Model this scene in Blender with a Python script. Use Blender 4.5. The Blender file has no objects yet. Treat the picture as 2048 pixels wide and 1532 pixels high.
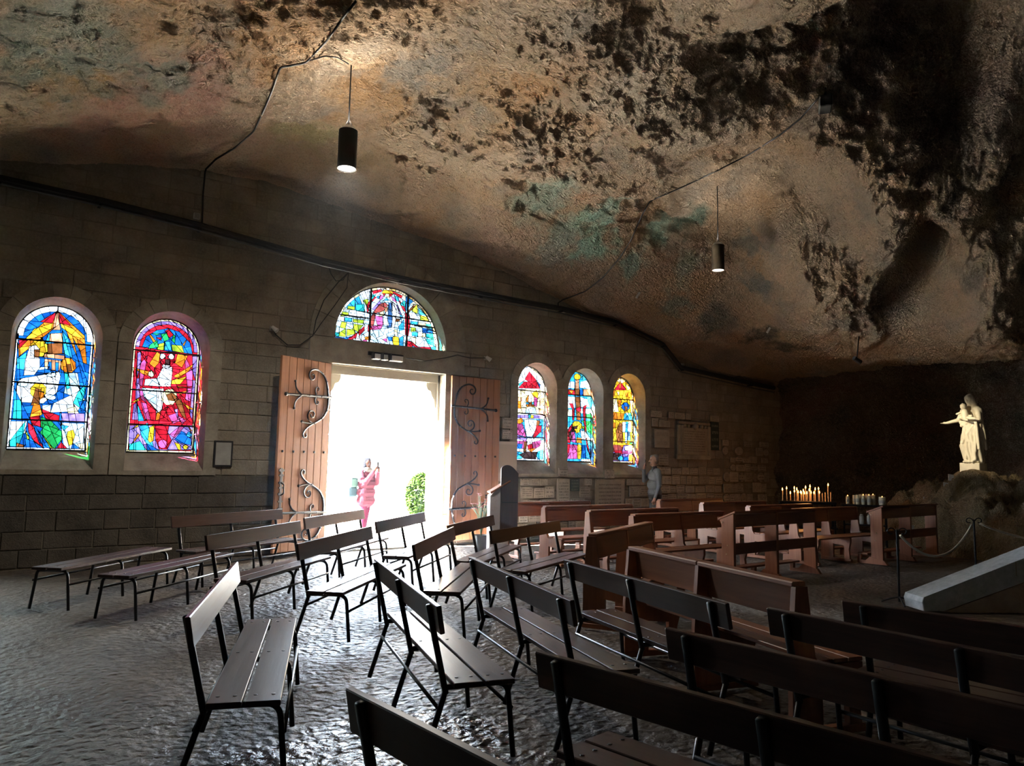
import bpy, math, random
import numpy as np
from mathutils import Vector, Matrix
from mathutils.bvhtree import BVHTree

# ------------------------------------------------------------------ camera, sky, exposure
SC = bpy.context.scene
COL = SC.collection
FPX, PSI, PITCH, ROLL, EYE, WALL_Y = 1500.0, math.radians(36.5), math.atan(1500 / 14158), math.radians(1.12), 1.6, 12.6
UP1, DN1, UP2, DN2 = 60.0, 240.0, 30.0, 30.0     # watts of the two pendant lamps, up and down
STATUE_W = 300.0
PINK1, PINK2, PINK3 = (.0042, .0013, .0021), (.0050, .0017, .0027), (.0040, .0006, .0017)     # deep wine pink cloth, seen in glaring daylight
SUN = 1700.0         # low sun running almost along the outside of the wall
SKY = 28.0           # brightness of the overcast sky outside
FWD = np.array([math.sin(PSI) * math.cos(PITCH), math.cos(PSI) * math.cos(PITCH), math.sin(PITCH)])
RGT = np.array([math.cos(PSI), -math.sin(PSI), 0.0])
UPV = np.cross(RGT, FWD)
CAM = np.array([0.0, 0.0, EYE])
_cx = RGT * math.cos(ROLL) + UPV * math.sin(ROLL)
_cy = -RGT * math.sin(ROLL) + UPV * math.cos(ROLL)
cam_data = bpy.data.cameras.new('camera')
cam_data.sensor_fit = 'HORIZONTAL'
cam_data.sensor_width = 36.0
cam_data.lens = FPX / 2048 * 36.0
cam_data.clip_end = 300
cam_obj = bpy.data.objects.new('camera', cam_data)
COL.objects.link(cam_obj)
M3 = Matrix(((_cx[0], _cy[0], -FWD[0]), (_cx[1], _cy[1], -FWD[1]), (_cx[2], _cy[2], -FWD[2])))
cam_obj.matrix_world = Matrix.Translation(CAM) @ M3.to_4x4()
SC.camera = cam_obj
vs = SC.view_settings
vs.view_transform, vs.look, vs.gamma, vs.use_curve_mapping = 'Standard', 'None', 1.0, False
vs.exposure = 0.86
cy_ = SC.cycles
cy_.max_bounces, cy_.diffuse_bounces, cy_.glossy_bounces, cy_.transmission_bounces, cy_.transparent_max_bounces, cy_.volume_bounces = 5, 4, 2, 2, 8, 0
world = bpy.data.worlds.new('sky')
SC.world = world
world.use_nodes = True
bg = world.node_tree.nodes['Background']
bg.inputs[0].default_value = (0.80, 0.95, 1.12, 1)
bg.inputs[1].default_value = SKY

_sun = bpy.data.lights.new('sun', 'SUN')
_sun.energy, _sun.color, _sun.angle = SUN, (1.0, .93, .82), math.radians(1.2)
_so = bpy.data.objects.new('sun', _sun)
COL.objects.link(_so)
_so.rotation_euler = Vector((.80, -.27, -.54)).to_track_quat('-Z', 'Y').to_euler()


def portal(x, z, w, h, y):
    l = bpy.data.lights.new('daylight_portal', 'AREA')
    l.shape, l.size, l.size_y = 'RECTANGLE', w, h
    l.cycles.is_portal = True
    o = bpy.data.objects.new('daylight_portal', l)
    COL.objects.link(o)
    o.location, o.rotation_euler = (x, y, z), (-math.pi / 2, 0, 0)


portal(6.5, 1.58, 2.2, 3.2, 13.17)
portal(6.5, 4.35, 2.3, 1.16, 12.86)
for _x, _t in ((1.105, 0), (2.65, 0), (-0.44, 0), (10.01, .08), (11.40, .08), (12.79, .08)):
    portal(_x, 2.72 - _t / 2, 1.0, 2.16 - _t, 13.0)


def ray(x, y):
    X, Y = x - 1024.0, 766.0 - y
    c, s = math.cos(ROLL), math.sin(ROLL)
    return RGT * (X * c - Y * s) + UPV * (X * s + Y * c) + FWD * FPX


def at_z(x, y, z):
    d = ray(x, y)
    return CAM + d * (z - EYE) / d[2]


def on_wall(x, y, wy=WALL_Y):
    d = ray(x, y)
    return CAM + d * wy / d[1]


def pix(p):
    v = np.asarray(p, float) - CAM
    zc = v @ FWD
    X, Y = (v @ RGT) / zc * FPX, (v @ UPV) / zc * FPX
    c, s = math.cos(ROLL), math.sin(ROLL)
    return 1024 + X * c + Y * s, 766 + X * s - Y * c


# ------------------------------------------------------------------ helpers
rnd = random.Random(7)


class MB:
    """Collects simple solids into one mesh."""

    def __init__(self):
        self.v, self.f = [], []

    def add(self, vs_, fs_):
        n = len(self.v)
        self.v += [tuple(p) for p in vs_]
        self.f += [tuple(i + n for i in f) for f in fs_]
        return self

    def box(self, x0, x1, y0, y1, z0, z1, b=0.0):
        if b <= 0:
            return self.add([(x, y, z) for x in (x0, x1) for y in (y0, y1) for z in (z0, z1)],
                            [(0, 1, 3, 2), (4, 6, 7, 5), (0, 4, 5, 1), (2, 3, 7, 6), (0, 2, 6, 4), (1, 5, 7, 3)])
        return self.bar(((x0 + x1) / 2, (y0 + y1) / 2, z0), ((x0 + x1) / 2, (y0 + y1) / 2, z1), x1 - x0, y1 - y0, (1, 0, 0), b)

    def bar(self, p, q, w, h, side=None, b=0.0):
        """Box from p to q; w along the side vector, h along the third axis; b chamfers every edge."""
        p, q = Vector(p), Vector(q)
        d = (q - p)
        L = d.length
        d.normalize()
        s = Vector(side) if side is not None else (Vector((0, 0, 1)).cross(d) if abs(d.z) < .98 else Vector((1, 0, 0)))
        s = (s - d * s.dot(d)).normalized()
        t = d.cross(s)
        c = (p + q) / 2
        H = (w / 2, h / 2, L / 2)
        ax = (s, t, d)
        if b <= 0:
            vv = [c + s * (i * H[0]) + t * (j * H[1]) + d * (k * H[2]) for i in (-1, 1) for j in (-1, 1) for k in (-1, 1)]
            return self.add(vv, [(0, 1, 3, 2), (4, 6, 7, 5), (0, 4, 5, 1), (2, 3, 7, 6), (0, 2, 6, 4), (1, 5, 7, 3)])
        vv, idx = [], {}
        for i in (-1, 1):
            for j in (-1, 1):
                for k in (-1, 1):
                    for a in range(3):
                        e = [H[0] - b, H[1] - b, H[2] - b]
                        e[a] = H[a]
                        idx[(i, j, k, a)] = len(vv)
                        vv.append(c + s * (i * e[0]) + t * (j * e[1]) + d * (k * e[2]))
        ff = []
        for sg in (-1, 1):
            ff.append([idx[(sg, j, k, 0)] for j, k in ((-1, -1), (1, -1), (1, 1), (-1, 1))])
            ff.append([idx[(i, sg, k, 1)] for i, k in ((-1, -1), (-1, 1), (1, 1), (1, -1))])
            ff.append([idx[(i, j, sg, 2)] for i, j in ((-1, -1), (1, -1), (1, 1), (-1, 1))])
        for s1 in (-1, 1):
            for s2 in (-1, 1):
                ff.append([idx[(s1, s2, -1, 0)], idx[(s1, s2, 1, 0)], idx[(s1, s2, 1, 1)], idx[(s1, s2, -1, 1)]])
                ff.append([idx[(s1, -1, s2, 0)], idx[(s1, 1, s2, 0)], idx[(s1, 1, s2, 2)], idx[(s1, -1, s2, 2)]])
                ff.append([idx[(-1, s1, s2, 1)], idx[(1, s1, s2, 1)], idx[(1, s1, s2, 2)], idx[(-1, s1, s2, 2)]])
                for s3 in (-1, 1):
                    ff.append([idx[(s1, s2, s3, 0)], idx[(s1, s2, s3, 1)], idx[(s1, s2, s3, 2)]])
        return self.add(vv, ff)

    def tube(self, pts, r, n=8, closed=False):
        pts = [Vector(p) for p in pts]
        rs = r if isinstance(r, (list, tuple)) else [r] * len(pts)
        base = len(self.v)
        prev = None
        m = len(pts)
        for i, p in enumerate(pts):
            if closed:
                d = pts[(i + 1) % m] - pts[i - 1]
            else:
                d = pts[min(i + 1, m - 1)] - pts[max(i - 1, 0)]
            d.normalize()
            if prev is None:
                s = d.orthogonal().normalized()
            else:
                s = prev - d * prev.dot(d)
                s = s.normalized() if s.length > 1e-6 else d.orthogonal().normalized()
            prev = s
            t = d.cross(s)
            for k in range(n):
                a = 2 * math.pi * (k + .5) / n
                self.v.append(tuple(p + (s * math.cos(a) + t * math.sin(a)) * rs[i]))
        for i in range(m if closed else m - 1):
            for k in range(n):
                a, b = base + i * n + k, base + i * n + (k + 1) % n
                j = (i + 1) % m
                self.f.append((a, b, base + j * n + (k + 1) % n, base + j * n + k))
        if not closed:
            self.f.append(tuple(base + k for k in range(n))[::-1])
            self.f.append(tuple(base + (m - 1) * n + k for k in range(n)))
        return self

    def lathe(self, prof, c=(0, 0, 0), n=16, cap=True):
        base = len(self.v)
        for r, z in prof:
            for k in range(n):
                a = 2 * math.pi * k / n
                self.v.append((c[0] + r * math.cos(a), c[1] + r * math.sin(a), c[2] + z))
        for i in range(len(prof) - 1):
            for k in range(n):
                self.f.append((base + i * n + k, base + i * n + (k + 1) % n, base + (i + 1) * n + (k + 1) % n, base + (i + 1) * n + k))
        if cap:
            self.f.append(tuple(base + k for k in range(n))[::-1])
            self.f.append(tuple(base + (len(prof) - 1) * n + k for k in range(n)))
        return self

    def prism(self, poly, fn, a, b, inset=0.0, lip=0.0):
        """Prism of a 2-D polygon; fn(u, v, w) maps to 3-D; w runs from a (front) to b; the front may be chamfered."""
        n = len(poly)
        if inset > 0:
            cu, cv = sum(p[0] for p in poly) / n, sum(p[1] for p in poly) / n
            su = max(.2, 1 - 2 * inset / max(max(p[0] for p in poly) - min(p[0] for p in poly), 1e-4))
            sv = max(.2, 1 - 2 * inset / max(max(p[1] for p in poly) - min(p[1] for p in poly), 1e-4))
            rings = [([(cu + (u - cu) * su, cv + (v - cv) * sv) for u, v in poly], a), (poly, a + lip), (poly, b)]
        else:
            rings = [(poly, a), (poly, b)]
        vv, ff = [], []
        for pl, w in rings:
            vv += [fn(u, v, w) for u, v in pl]
        for r in range(len(rings) - 1):
            for k in range(n):
                k2 = (k + 1) % n
                ff.append((r * n + k, r * n + k2, (r + 1) * n + k2, (r + 1) * n + k))
        ff.append(tuple(range(n))[::-1])
        ff.append(tuple((len(rings) - 1) * n + k for k in range(n)))
        return self.add(vv, ff)

    def build(self, name, mat, parent=None, smooth=False):
        me = bpy.data.meshes.new(name)
        me.from_pydata(self.v, [], self.f)
        me.validate()
        fix_normals(me)
        if mat is not None:
            me.materials.append(mat)
        if smooth:
            me.polygons.foreach_set('use_smooth', [True] * len(me.polygons))
        return link(name, me, parent)


def fix_normals(me):
    import bmesh
    bm = bmesh.new()
    bm.from_mesh(me)
    bmesh.ops.recalc_face_normals(bm, faces=bm.faces)
    bm.to_mesh(me)
    bm.free()


def link(name, data, parent=None):
    o = bpy.data.objects.new(name, data)
    COL.objects.link(o)
    if parent is not None:
        o.parent = parent
    return o


def tag(o, label=None, cat=None, group=None, kind=None):
    for k, v in (('label', label), ('category', cat), ('group', group), ('kind', kind)):
        if v:
            o[k] = v
    return o


def thing(name, label, cat, loc=(0, 0, 0), rz=0.0, group=None):
    o = link(name, None)
    o.location, o.rotation_euler = loc, (0, 0, rz)
    return tag(o, label, cat, group)


def copy_tree(o, parent=None):
    c = o.copy()
    COL.objects.link(c)
    c.parent = parent
    for ch in list(o.children):
        copy_tree(ch, c)
    return c


# ---- vectorised gradient noise
_rs = np.random.RandomState(11)
_perm = np.concatenate([_rs.permutation(256)] * 3)
_grad = _rs.normal(size=(256, 3))
_grad /= np.linalg.norm(_grad, axis=1)[:, None]


def perlin(P):
    P = np.asarray(P, float)
    i = np.floor(P).astype(int)
    f = P - i
    i &= 255
    u = f * f * f * (f * (f * 6 - 15) + 10)
    out = 0
    for dx in (0, 1):
        wx = u[:, 0] if dx else 1 - u[:, 0]
        a = _perm[i[:, 0] + dx]
        for dy in (0, 1):
            wy = u[:, 1] if dy else 1 - u[:, 1]
            b = _perm[a + i[:, 1] + dy]
            for dz in (0, 1):
                wz = u[:, 2] if dz else 1 - u[:, 2]
                g = _grad[_perm[b + i[:, 2] + dz]]
                out = out + wx * wy * wz * (g[:, 0] * (f[:, 0] - dx) + g[:, 1] * (f[:, 1] - dy) + g[:, 2] * (f[:, 2] - dz))
    return out


def fbm(P, scale, octaves=4, gain=.5, ridged=False):
    Q, amp, tot = np.asarray(P, float) / scale, 1.0, 0
    for k in range(octaves):
        n = perlin(Q + 17.3 * k)
        tot = tot + amp * ((1 - np.abs(n) * 2.2) if ridged else n)
        Q, amp = Q * 2.03, amp * gain
    return tot


def grid_object(name, V, mat, parent=None, tint=None, smooth=True):
    """V: (rows, cols, 3) array of points."""
    r, c = V.shape[:2]
    me = bpy.data.meshes.new(name)
    idx = np.arange(r * c).reshape(r, c)
    q = np.stack([idx[:-1, :-1], idx[:-1, 1:], idx[1:, 1:], idx[1:, :-1]], -1).reshape(-1, 4)
    me.vertices.add(r * c)
    me.vertices.foreach_set('co', V.reshape(-1).astype(np.float32))
    me.loops.add(q.size)
    me.loops.foreach_set('vertex_index', q.reshape(-1).astype(np.int32))
    me.polygons.add(len(q))
    me.polygons.foreach_set('loop_start', np.arange(0, q.size, 4, dtype=np.int32))
    me.polygons.foreach_set('loop_total', np.full(len(q), 4, dtype=np.int32))
    me.update(calc_edges=True)
    if smooth:
        me.polygons.foreach_set('use_smooth', np.ones(len(q), dtype=bool))
    if tint is not None:
        at = me.color_attributes.new('tint', 'FLOAT_COLOR', 'POINT')
        at.data.foreach_set('color', np.concatenate([tint, np.ones((len(tint), 1))], 1).astype(np.float32).reshape(-1))
    me.materials.append(mat)
    return link(name, me, parent)


# ------------------------------------------------------------------ materials
class Nodes:
    def __init__(self, name):
        self.m = bpy.data.materials.new(name)
        self.m.use_nodes = True
        self.t = self.m.node_tree
        self.p = self.t.nodes['Principled BSDF']

    def n(self, typ, **kw):
        nd = self.t.nodes.new(typ)
        for k, v in kw.items():
            if k.startswith('_'):
                setattr(nd, k[1:], v)
            else:
                key = int(k[1:]) if k[0] == 'i' and k[1:].isdigit() else k
                sock = nd.inputs[key]
                if isinstance(v, bpy.types.NodeSocket):
                    self.t.links.new(v, sock)
                else:
                    sock.default_value = v
        return nd

    def to(self, out, name):
        self.t.links.new(out, self.p.inputs[name])

    def mix(self, fac, a, b, mode='MIX'):
        nd = self.t.nodes.new('ShaderNodeMix')
        nd.data_type, nd.blend_type = 'RGBA', mode
        for s, v in ((nd.inputs[0], fac), (nd.inputs[6], a), (nd.inputs[7], b)):
            if isinstance(v, bpy.types.NodeSocket):
                self.t.links.new(v, s)
            else:
                s.default_value = v if not isinstance(v, tuple) or len(v) != 3 else (*v, 1)
        return nd.outputs[2]

    def coord(self, kind='Object', scale=(1, 1, 1)):
        tc = self.n('ShaderNodeTexCoord')
        mp = self.n('ShaderNodeMapping', i0=tc.outputs[kind], i3=scale)
        return mp.outputs[0]

    def world_pos(self):
        return self.n('ShaderNodeNewGeometry').outputs['Position']

    def noise(self, vec, scale, detail=4, rough=.5):
        nd = self.n('ShaderNodeTexNoise', Vector=vec, Scale=scale, Detail=detail, Roughness=rough)
        return nd.outputs[0]

    def ramp(self, fac, a, b, lo=0.0, hi=1.0):
        nd = self.n('ShaderNodeMapRange', i0=fac, i1=a, i2=b, i3=lo, i4=hi)
        return nd.outputs[0]

    def bump(self, h, dist, strength=1.0, normal=None):
        nd = self.n('ShaderNodeBump', Strength=strength, Distance=dist, Height=h)
        if normal is not None:
            self.t.links.new(normal, nd.inputs['Normal'])
        return nd.outputs[0]

    def rand(self):
        """A value that differs between objects and between loose pieces of one mesh."""
        oi = self.n('ShaderNodeObjectInfo').outputs['Random']
        ii = self.n('ShaderNodeNewGeometry').outputs['Random Per Island']
        a = self.n('ShaderNodeMath', _operation='ADD', i0=oi, i1=ii)
        return self.n('ShaderNodeMath', _operation='FRACT', i0=a.outputs[0]).outputs[0]


def plain(name, col, rough=.5, metal=0.0, spec=.5):
    N = Nodes(name)
    N.p.inputs['Base Color'].default_value = (*col, 1)
    N.p.inputs['Roughness'].default_value = rough
    N.p.inputs['Metallic'].default_value = metal
    N.p.inputs['Specular IOR Level'].default_value = spec
    return N.m


def grainy(name, c1, c2, scale=3.0, rough=.7, bump=.004, bscale=30, space='Object', spec=.4, metal=0.0):
    N = Nodes(name)
    v = N.coord(space) if space != 'World' else N.world_pos()
    f = N.ramp(N.noise(v, scale, 6, .6), .3, .7)
    N.to(N.mix(f, c1, c2), 'Base Color')
    N.p.inputs['Roughness'].default_value = rough
    N.p.inputs['Specular IOR Level'].default_value = spec
    N.p.inputs['Metallic'].default_value = metal
    if bump:
        N.to(N.bump(N.noise(v, bscale, 5, .6), bump), 'Normal')
    return N.m


def wood(name, c1, c2, rough=.4, axis=0, bump=.001, spec=.5):
    N = Nodes(name)
    sc = [28, 28, 28]
    sc[axis] = 1.6
    v = N.coord('Object', tuple(sc))
    r = N.rand()
    off = N.n('ShaderNodeVectorMath', _operation='ADD', i0=v)
    cmb = N.n('ShaderNodeCombineXYZ', i0=N.n('ShaderNodeMath', _operation='MULTIPLY', i0=r, i1=37.0).outputs[0], i1=r, i2=r)
    N.t.links.new(cmb.outputs[0], off.inputs[1])
    g = N.noise(off.outputs[0], 1.0, 5, .6)
    f = N.ramp(g, .3, .72)
    col = N.mix(f, c1, c2)
    val = N.ramp(r, 0, 1, .75, 1.2)
    col = N.mix(1.0, col, N.n('ShaderNodeCombineColor', i0=val, i1=val, i2=val).outputs[0], 'MULTIPLY')
    N.to(col, 'Base Color')
    N.to(N.ramp(g, 0, 1, rough - .08, rough + .12), 'Roughness')
    N.p.inputs['Specular IOR Level'].default_value = spec
    N.to(N.bump(g, bump), 'Normal')
    return N.m


MAT = {}


def stone_mat(name, cols, space_scale=1.0, bump=.012, dk=(.19, .165, .13), lt=(.46, .41, .33)):
    N = Nodes(name)
    pos = N.world_pos()
    r = N.rand()
    cr = N.n('ShaderNodeValToRGB', i0=r)
    el = cr.color_ramp.elements
    while len(el) < len(cols):
        el.new(.5)
    for k, c in enumerate(cols):
        el[k].position = k / (len(cols) - 1)
        el[k].color = (*c, 1)
    n1 = N.noise(pos, 2.2 * space_scale, 6, .65)
    col = N.mix(N.ramp(n1, .35, .7), cr.outputs[0], dk)
    n2 = N.noise(pos, 28, 4, .7)
    col = N.mix(N.ramp(n2, .45, .75, 0, .45), col, lt)
    N.to(col, 'Base Color')
    N.p.inputs['Roughness'].default_value = .85
    N.p.inputs['Specular IOR Level'].default_value = .25
    h = N.n('ShaderNodeMath', _operation='ADD', i0=N.noise(pos, 14, 5, .7), i1=N.noise(pos, 55, 3, .6)).outputs[0]
    N.to(N.bump(h, bump, .9), 'Normal')
    return N.m


MAT['stone'] = stone_mat('wall_stone', [(.30, .265, .205), (.37, .325, .25), (.26, .23, .18), (.42, .37, .285), (.32, .265, .20)])
MAT['dressed'] = stone_mat('dressed_stone', [(.42, .385, .31), (.48, .44, .355), (.38, .345, .285)], bump=.005)
MAT['dark_stone'] = stone_mat('dark_base_stone', [(.13, .115, .095), (.16, .14, .115), (.11, .10, .085)], dk=(.07, .062, .052), lt=(.19, .17, .14))
MAT['mortar'] = grainy('mortar', (.22, .19, .15), (.30, .265, .205), 6, .95, .006, 40, 'World', .2)
MAT['pale_stone'] = grainy('pale_stone', (.52, .47, .38), (.62, .57, .47), 4, .8, .003, 40, 'World', .3)


def rock_mat(name, fine=1.0, use_tint=True, c1=(.2, .16, .11), c2=(.3, .24, .16), dark=(.05, .045, .04)):
    N = Nodes(name)
    pos = N.world_pos()
    if use_tint:
        a = N.n('ShaderNodeAttribute', _attribute_name='tint', _attribute_type='GEOMETRY')
        col = a.outputs['Color']
    else:
        col = N.mix(N.ramp(N.noise(pos, 1.3, 6, .6), .35, .65), c1, c2)
    n1 = N.noise(pos, 4.5, 4, .68)
    col = N.mix(N.ramp(n1, .56, .80, 0, .38), col, dark)
    n2 = N.noise(pos, 9, 4, .7)
    col = N.mix(N.ramp(n2, .52, .72, 0, .45), col, (.62, .52, .40) if use_tint else (.36, .31, .22))
    n3 = N.noise(pos, 34, 3, .75)
    col = N.mix(N.ramp(n3, .52, .70, 0, .55), col, N.mix(.7, col, dark))
    col = N.mix(N.ramp(n3, .48, .33, 0, .35), col, (.74, .64, .50) if use_tint else (.45, .38, .27))
    N.to(col, 'Base Color')
    N.p.inputs['Roughness'].default_value = .8
    N.p.inputs['Specular IOR Level'].default_value = .3
    st_ = N.n('ShaderNodeMapping', i0=pos, i2=(.3, .2, .5), i3=(.7, 1.5, 1.3)).outputs[0]
    fl_ = N.n('ShaderNodeTexNoise', Vector=st_, Scale=6.0 * fine, Detail=5.0, Roughness=.70, Distortion=1.6).outputs[0]
    ab = N.n('ShaderNodeMath', _operation='ABSOLUTE', i0=N.n('ShaderNodeMath', _operation='SUBTRACT', i0=N.noise(st_, 11 * fine, 2, .6), i1=.5).outputs[0]).outputs[0]
    h = N.n('ShaderNodeMath', _operation='ADD', i0=fl_, i1=N.n('ShaderNodeMath', _operation='MULTIPLY', i0=ab, i1=1.1).outputs[0]).outputs[0]
    b = N.bump(h, .24 / fine, 1.0)
    N.to(b, 'Normal')
    return N.m


MAT['ceiling'] = rock_mat('cave_rock')
MAT['rock'] = rock_mat('mound_rock', 1.2, False, (.30, .20, .11), (.38, .30, .17))
MAT['bench_wood'] = wood('bench_wood', (.046, .023, .019), (.090, .047, .037), .32)
MAT['pew_wood'] = wood('pew_wood', (.20, .066, .030), (.30, .112, .052), .35)
MAT['pew_upright'] = wood('pew_upright_wood', (.23, .080, .036), (.33, .128, .060), .38, axis=2)
MAT['door_wood'] = wood('door_wood', (.30, .125, .055), (.42, .20, .10), .5, axis=2, bump=.002)
MAT['iron'] = grainy('black_iron', (.012, .013, .016), (.03, .03, .033), 12, .42, .001, 60, metal=.6)
MAT['bench_iron'] = plain('painted_steel', (.016, .018, .022), .38, .3)
MAT['lead'] = plain('lead_came', (.012, .012, .014), .6)
MAT['black'] = plain('black_plastic', (.012, .012, .013), .5)
MAT['white'] = plain('white_paint', (.75, .75, .72), .5)
MAT['grey_plastic'] = plain('grey_plastic', (.4, .4, .38), .5)
MAT['duct'] = plain('dark_duct', (.02, .022, .025), .5, .3)
MAT['grey_pipe'] = plain('grey_conduit', (.10, .105, .11), .45, .4)


# ------------------------------------------------------------------ floor
def floor_mat():
    N = Nodes('wet_worn_rock')
    pos = N.world_pos()
    n1 = N.noise(pos, .9, 6, .6)
    col = N.mix(N.ramp(n1, .35, .68), (.075, .063, .055), (.165, .14, .12))
    n2 = N.noise(pos, 11, 6, .7)
    col = N.mix(N.ramp(n2, .45, .7, 0, .5), col, (.25, .225, .20))
    wet = N.ramp(N.noise(pos, .5, 5, .6), .42, .72)
    # a puddle lies in a hollow of the floor between the benches
    pd = N.n('ShaderNodeVectorMath', _operation='DISTANCE', i0=N.n('ShaderNodeMapping', i0=pos, i3=(1, .8, 1)).outputs[0], i1=(1.9, 2.75, 0)).outputs['Value']
    pd = N.n('ShaderNodeMath', _operation='ADD', i0=pd, i1=N.ramp(N.noise(pos, 1.6, 4, .6), 0, 1, -.9, .9)).outputs[0]
    pud = N.ramp(pd, 1.05, .75)
    wet = N.n('ShaderNodeMath', _operation='MAXIMUM', i0=wet, i1=pud).outputs[0]
    col = N.mix(wet, col, N.mix(.55, col, (.03, .025, .022)))
    N.to(N.mix(pud, col, N.mix(.6, col, (.025, .02, .018))), 'Base Color')
    rg = N.ramp(wet, 0, 1, .60, .33)
    N.to(N.n('ShaderNodeMix', i0=pud, i2=rg, i3=.11).outputs[0], 'Roughness')
    N.p.inputs['Specular IOR Level'].default_value = .16
    mp = N.n('ShaderNodeMapping', i0=pos, i3=(1, 1, .2))
    warp = N.n('ShaderNodeVectorMath', _operation='ADD', i0=mp.outputs[0],
               i1=N.n('ShaderNodeVectorMath', _operation='SCALE', i0=N.n('ShaderNodeTexNoise', Vector=pos, Scale=9.0, Detail=3.0).outputs['Color'], Scale=.09).outputs[0])
    vo = N.n('ShaderNodeTexVoronoi', Vector=warp.outputs[0], Scale=17.0)
    vo.feature = 'SMOOTH_F1'
    h = N.n('ShaderNodeMath', _operation='ADD', i0=vo.outputs[0],
            i1=N.n('ShaderNodeMath', _operation='MULTIPLY', i0=N.noise(pos, 26, 4, .6), i1=.55).outputs[0]).outputs[0]
    amt = N.ramp(N.noise(pos, 1.1, 3, .5), .35, .65, .55, 1.0)
    nd = N.n('ShaderNodeBump', Strength=amt, Distance=.036, Height=h)
    N.to(nd.outputs[0], 'Normal')
    return N.m


MAT['floor'] = floor_mat()


def axis_steps(stops):
    out = []
    for (a, b, st) in stops:
        n = max(1, int(round((b - a) / st)))
        out += list(np.linspace(a, b, n, endpoint=False))
    return np.array(out + [stops[-1][1]])


fx = axis_steps([(-9, -.5, .3), (-.5, 7, .026), (7, 17, .05), (17, 23, .2)])
fy = axis_steps([(-8, 1, .3), (1, 7, .026), (7, 13.25, .05)])
GX, GY = np.meshgrid(fx, fy)
FP = np.stack([GX.ravel(), GY.ravel(), np.zeros(GX.size)], 1)
fz = -.02 + .012 * fbm(FP, 1.6, 3) + .008 * fbm(FP, .42, 2) - .010 * (1 - fbm(FP * [1, 1.5, 1], .085, 2, .5, True)) * .8
fz = np.minimum(fz, -.001)
FP[:, 2] = fz
floor = grid_object('floor', FP.reshape(*GX.shape, 3), MAT['floor'])
tag(floor, 'wet uneven worn rock floor of the cave chapel', kind='structure')

# terrace outside the door
ter = MB().box(-40, 60, 13.25, 90, -.3, -.02).build('ground_terrace', grainy('pale_terrace', (.58, .55, .49), (.68, .65, .58), 2, .9, .004, 30, 'World'))
tag(ter, 'pale sunlit terrace outside the open door', kind='structure')

# ------------------------------------------------------------------ front wall of stone blocks, with its openings
WIN = [  # centre x, half width at the face, half width of the glass, sill at face, sill at glass, springing
    (1.105, .57, .495, 1.37, 1.65, 3.30), (2.65, .57, .495, 1.37, 1.65, 3.30),
    (10.01, .535, .49, 1.37, 1.65, 3.22), (11.40, .535, .49, 1.37, 1.65, 3.22), (12.79, .535, .49, 1.37, 1.65, 3.22),
    (-.44, .57, .495, 1.37, 1.65, 3.30)]
RING = .2
DX, DH, LR = 6.5, 3.30, 1.17       # door centre, door head, lunette radius at the face
LZ = 3.77                          # foot of the lunette
WALL_X0, WALL_X1 = -9.0, 19.6
wallmap = lambda u, v, w: (u, w, v)
core = MB()
xs_break = WALL_X0
spans = sorted([(c - h, c + h, ('w', i)) for i, (c, h, *_r) in enumerate(WIN)] + [(DX - 1.2, DX + 1.2, ('d', 0))])
for a, b, (k, i) in spans:
    core.box(xs_break, a, 12.62, 13.15, -.3, 10.6)
    if k == 'w':
        c, h, g, s0, s1, sp = WIN[i]
        core.box(a, b, 12.62, 13.15, -.3, s0)
        arc = [(c + h * math.cos(t), sp + h * math.sin(t)) for t in np.linspace(math.pi, 0, 17)]
        core.prism(arc + [(b, 10.6), (a, 10.6)], wallmap, 12.62, 13.15)
    else:
        core.box(a, b, 12.62, 13.15, DH, LZ)
        r = LR
        arc = [(DX + r * math.cos(t), LZ + r * math.sin(t)) for t in np.linspace(math.pi, 0, 25)]
        core.prism([(a, LZ)] + arc + [(b, LZ), (b, 10.6), (a, 10.6)], wallmap, 12.62, 13.15)
    xs_break = b
core.box(xs_break, WALL_X1, 12.62, 13.15, -.3, 10.6)
wall = core.build('wall_front', MAT['mortar'])
tag(wall, 'coursed stone block wall closing the cave mouth', kind='structure')


def cover(x):
    """Height below which dressed stone or an opening replaces the coursed blocks."""
    A = -9.0
    for c, h, g, s0, s1, sp in WIN:
        hm = h + RING / 2
        if abs(x - c) < hm:
            A = max(A, sp + math.sqrt(hm * hm - (x - c) ** 2))
    d = abs(x - DX)
    if d < 1.40:
        A = max(A, LZ + math.sqrt(max(0, 1.40 ** 2 - d * d)))
    elif d < 1.6:
        A = max(A, LZ)
    return A


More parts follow.
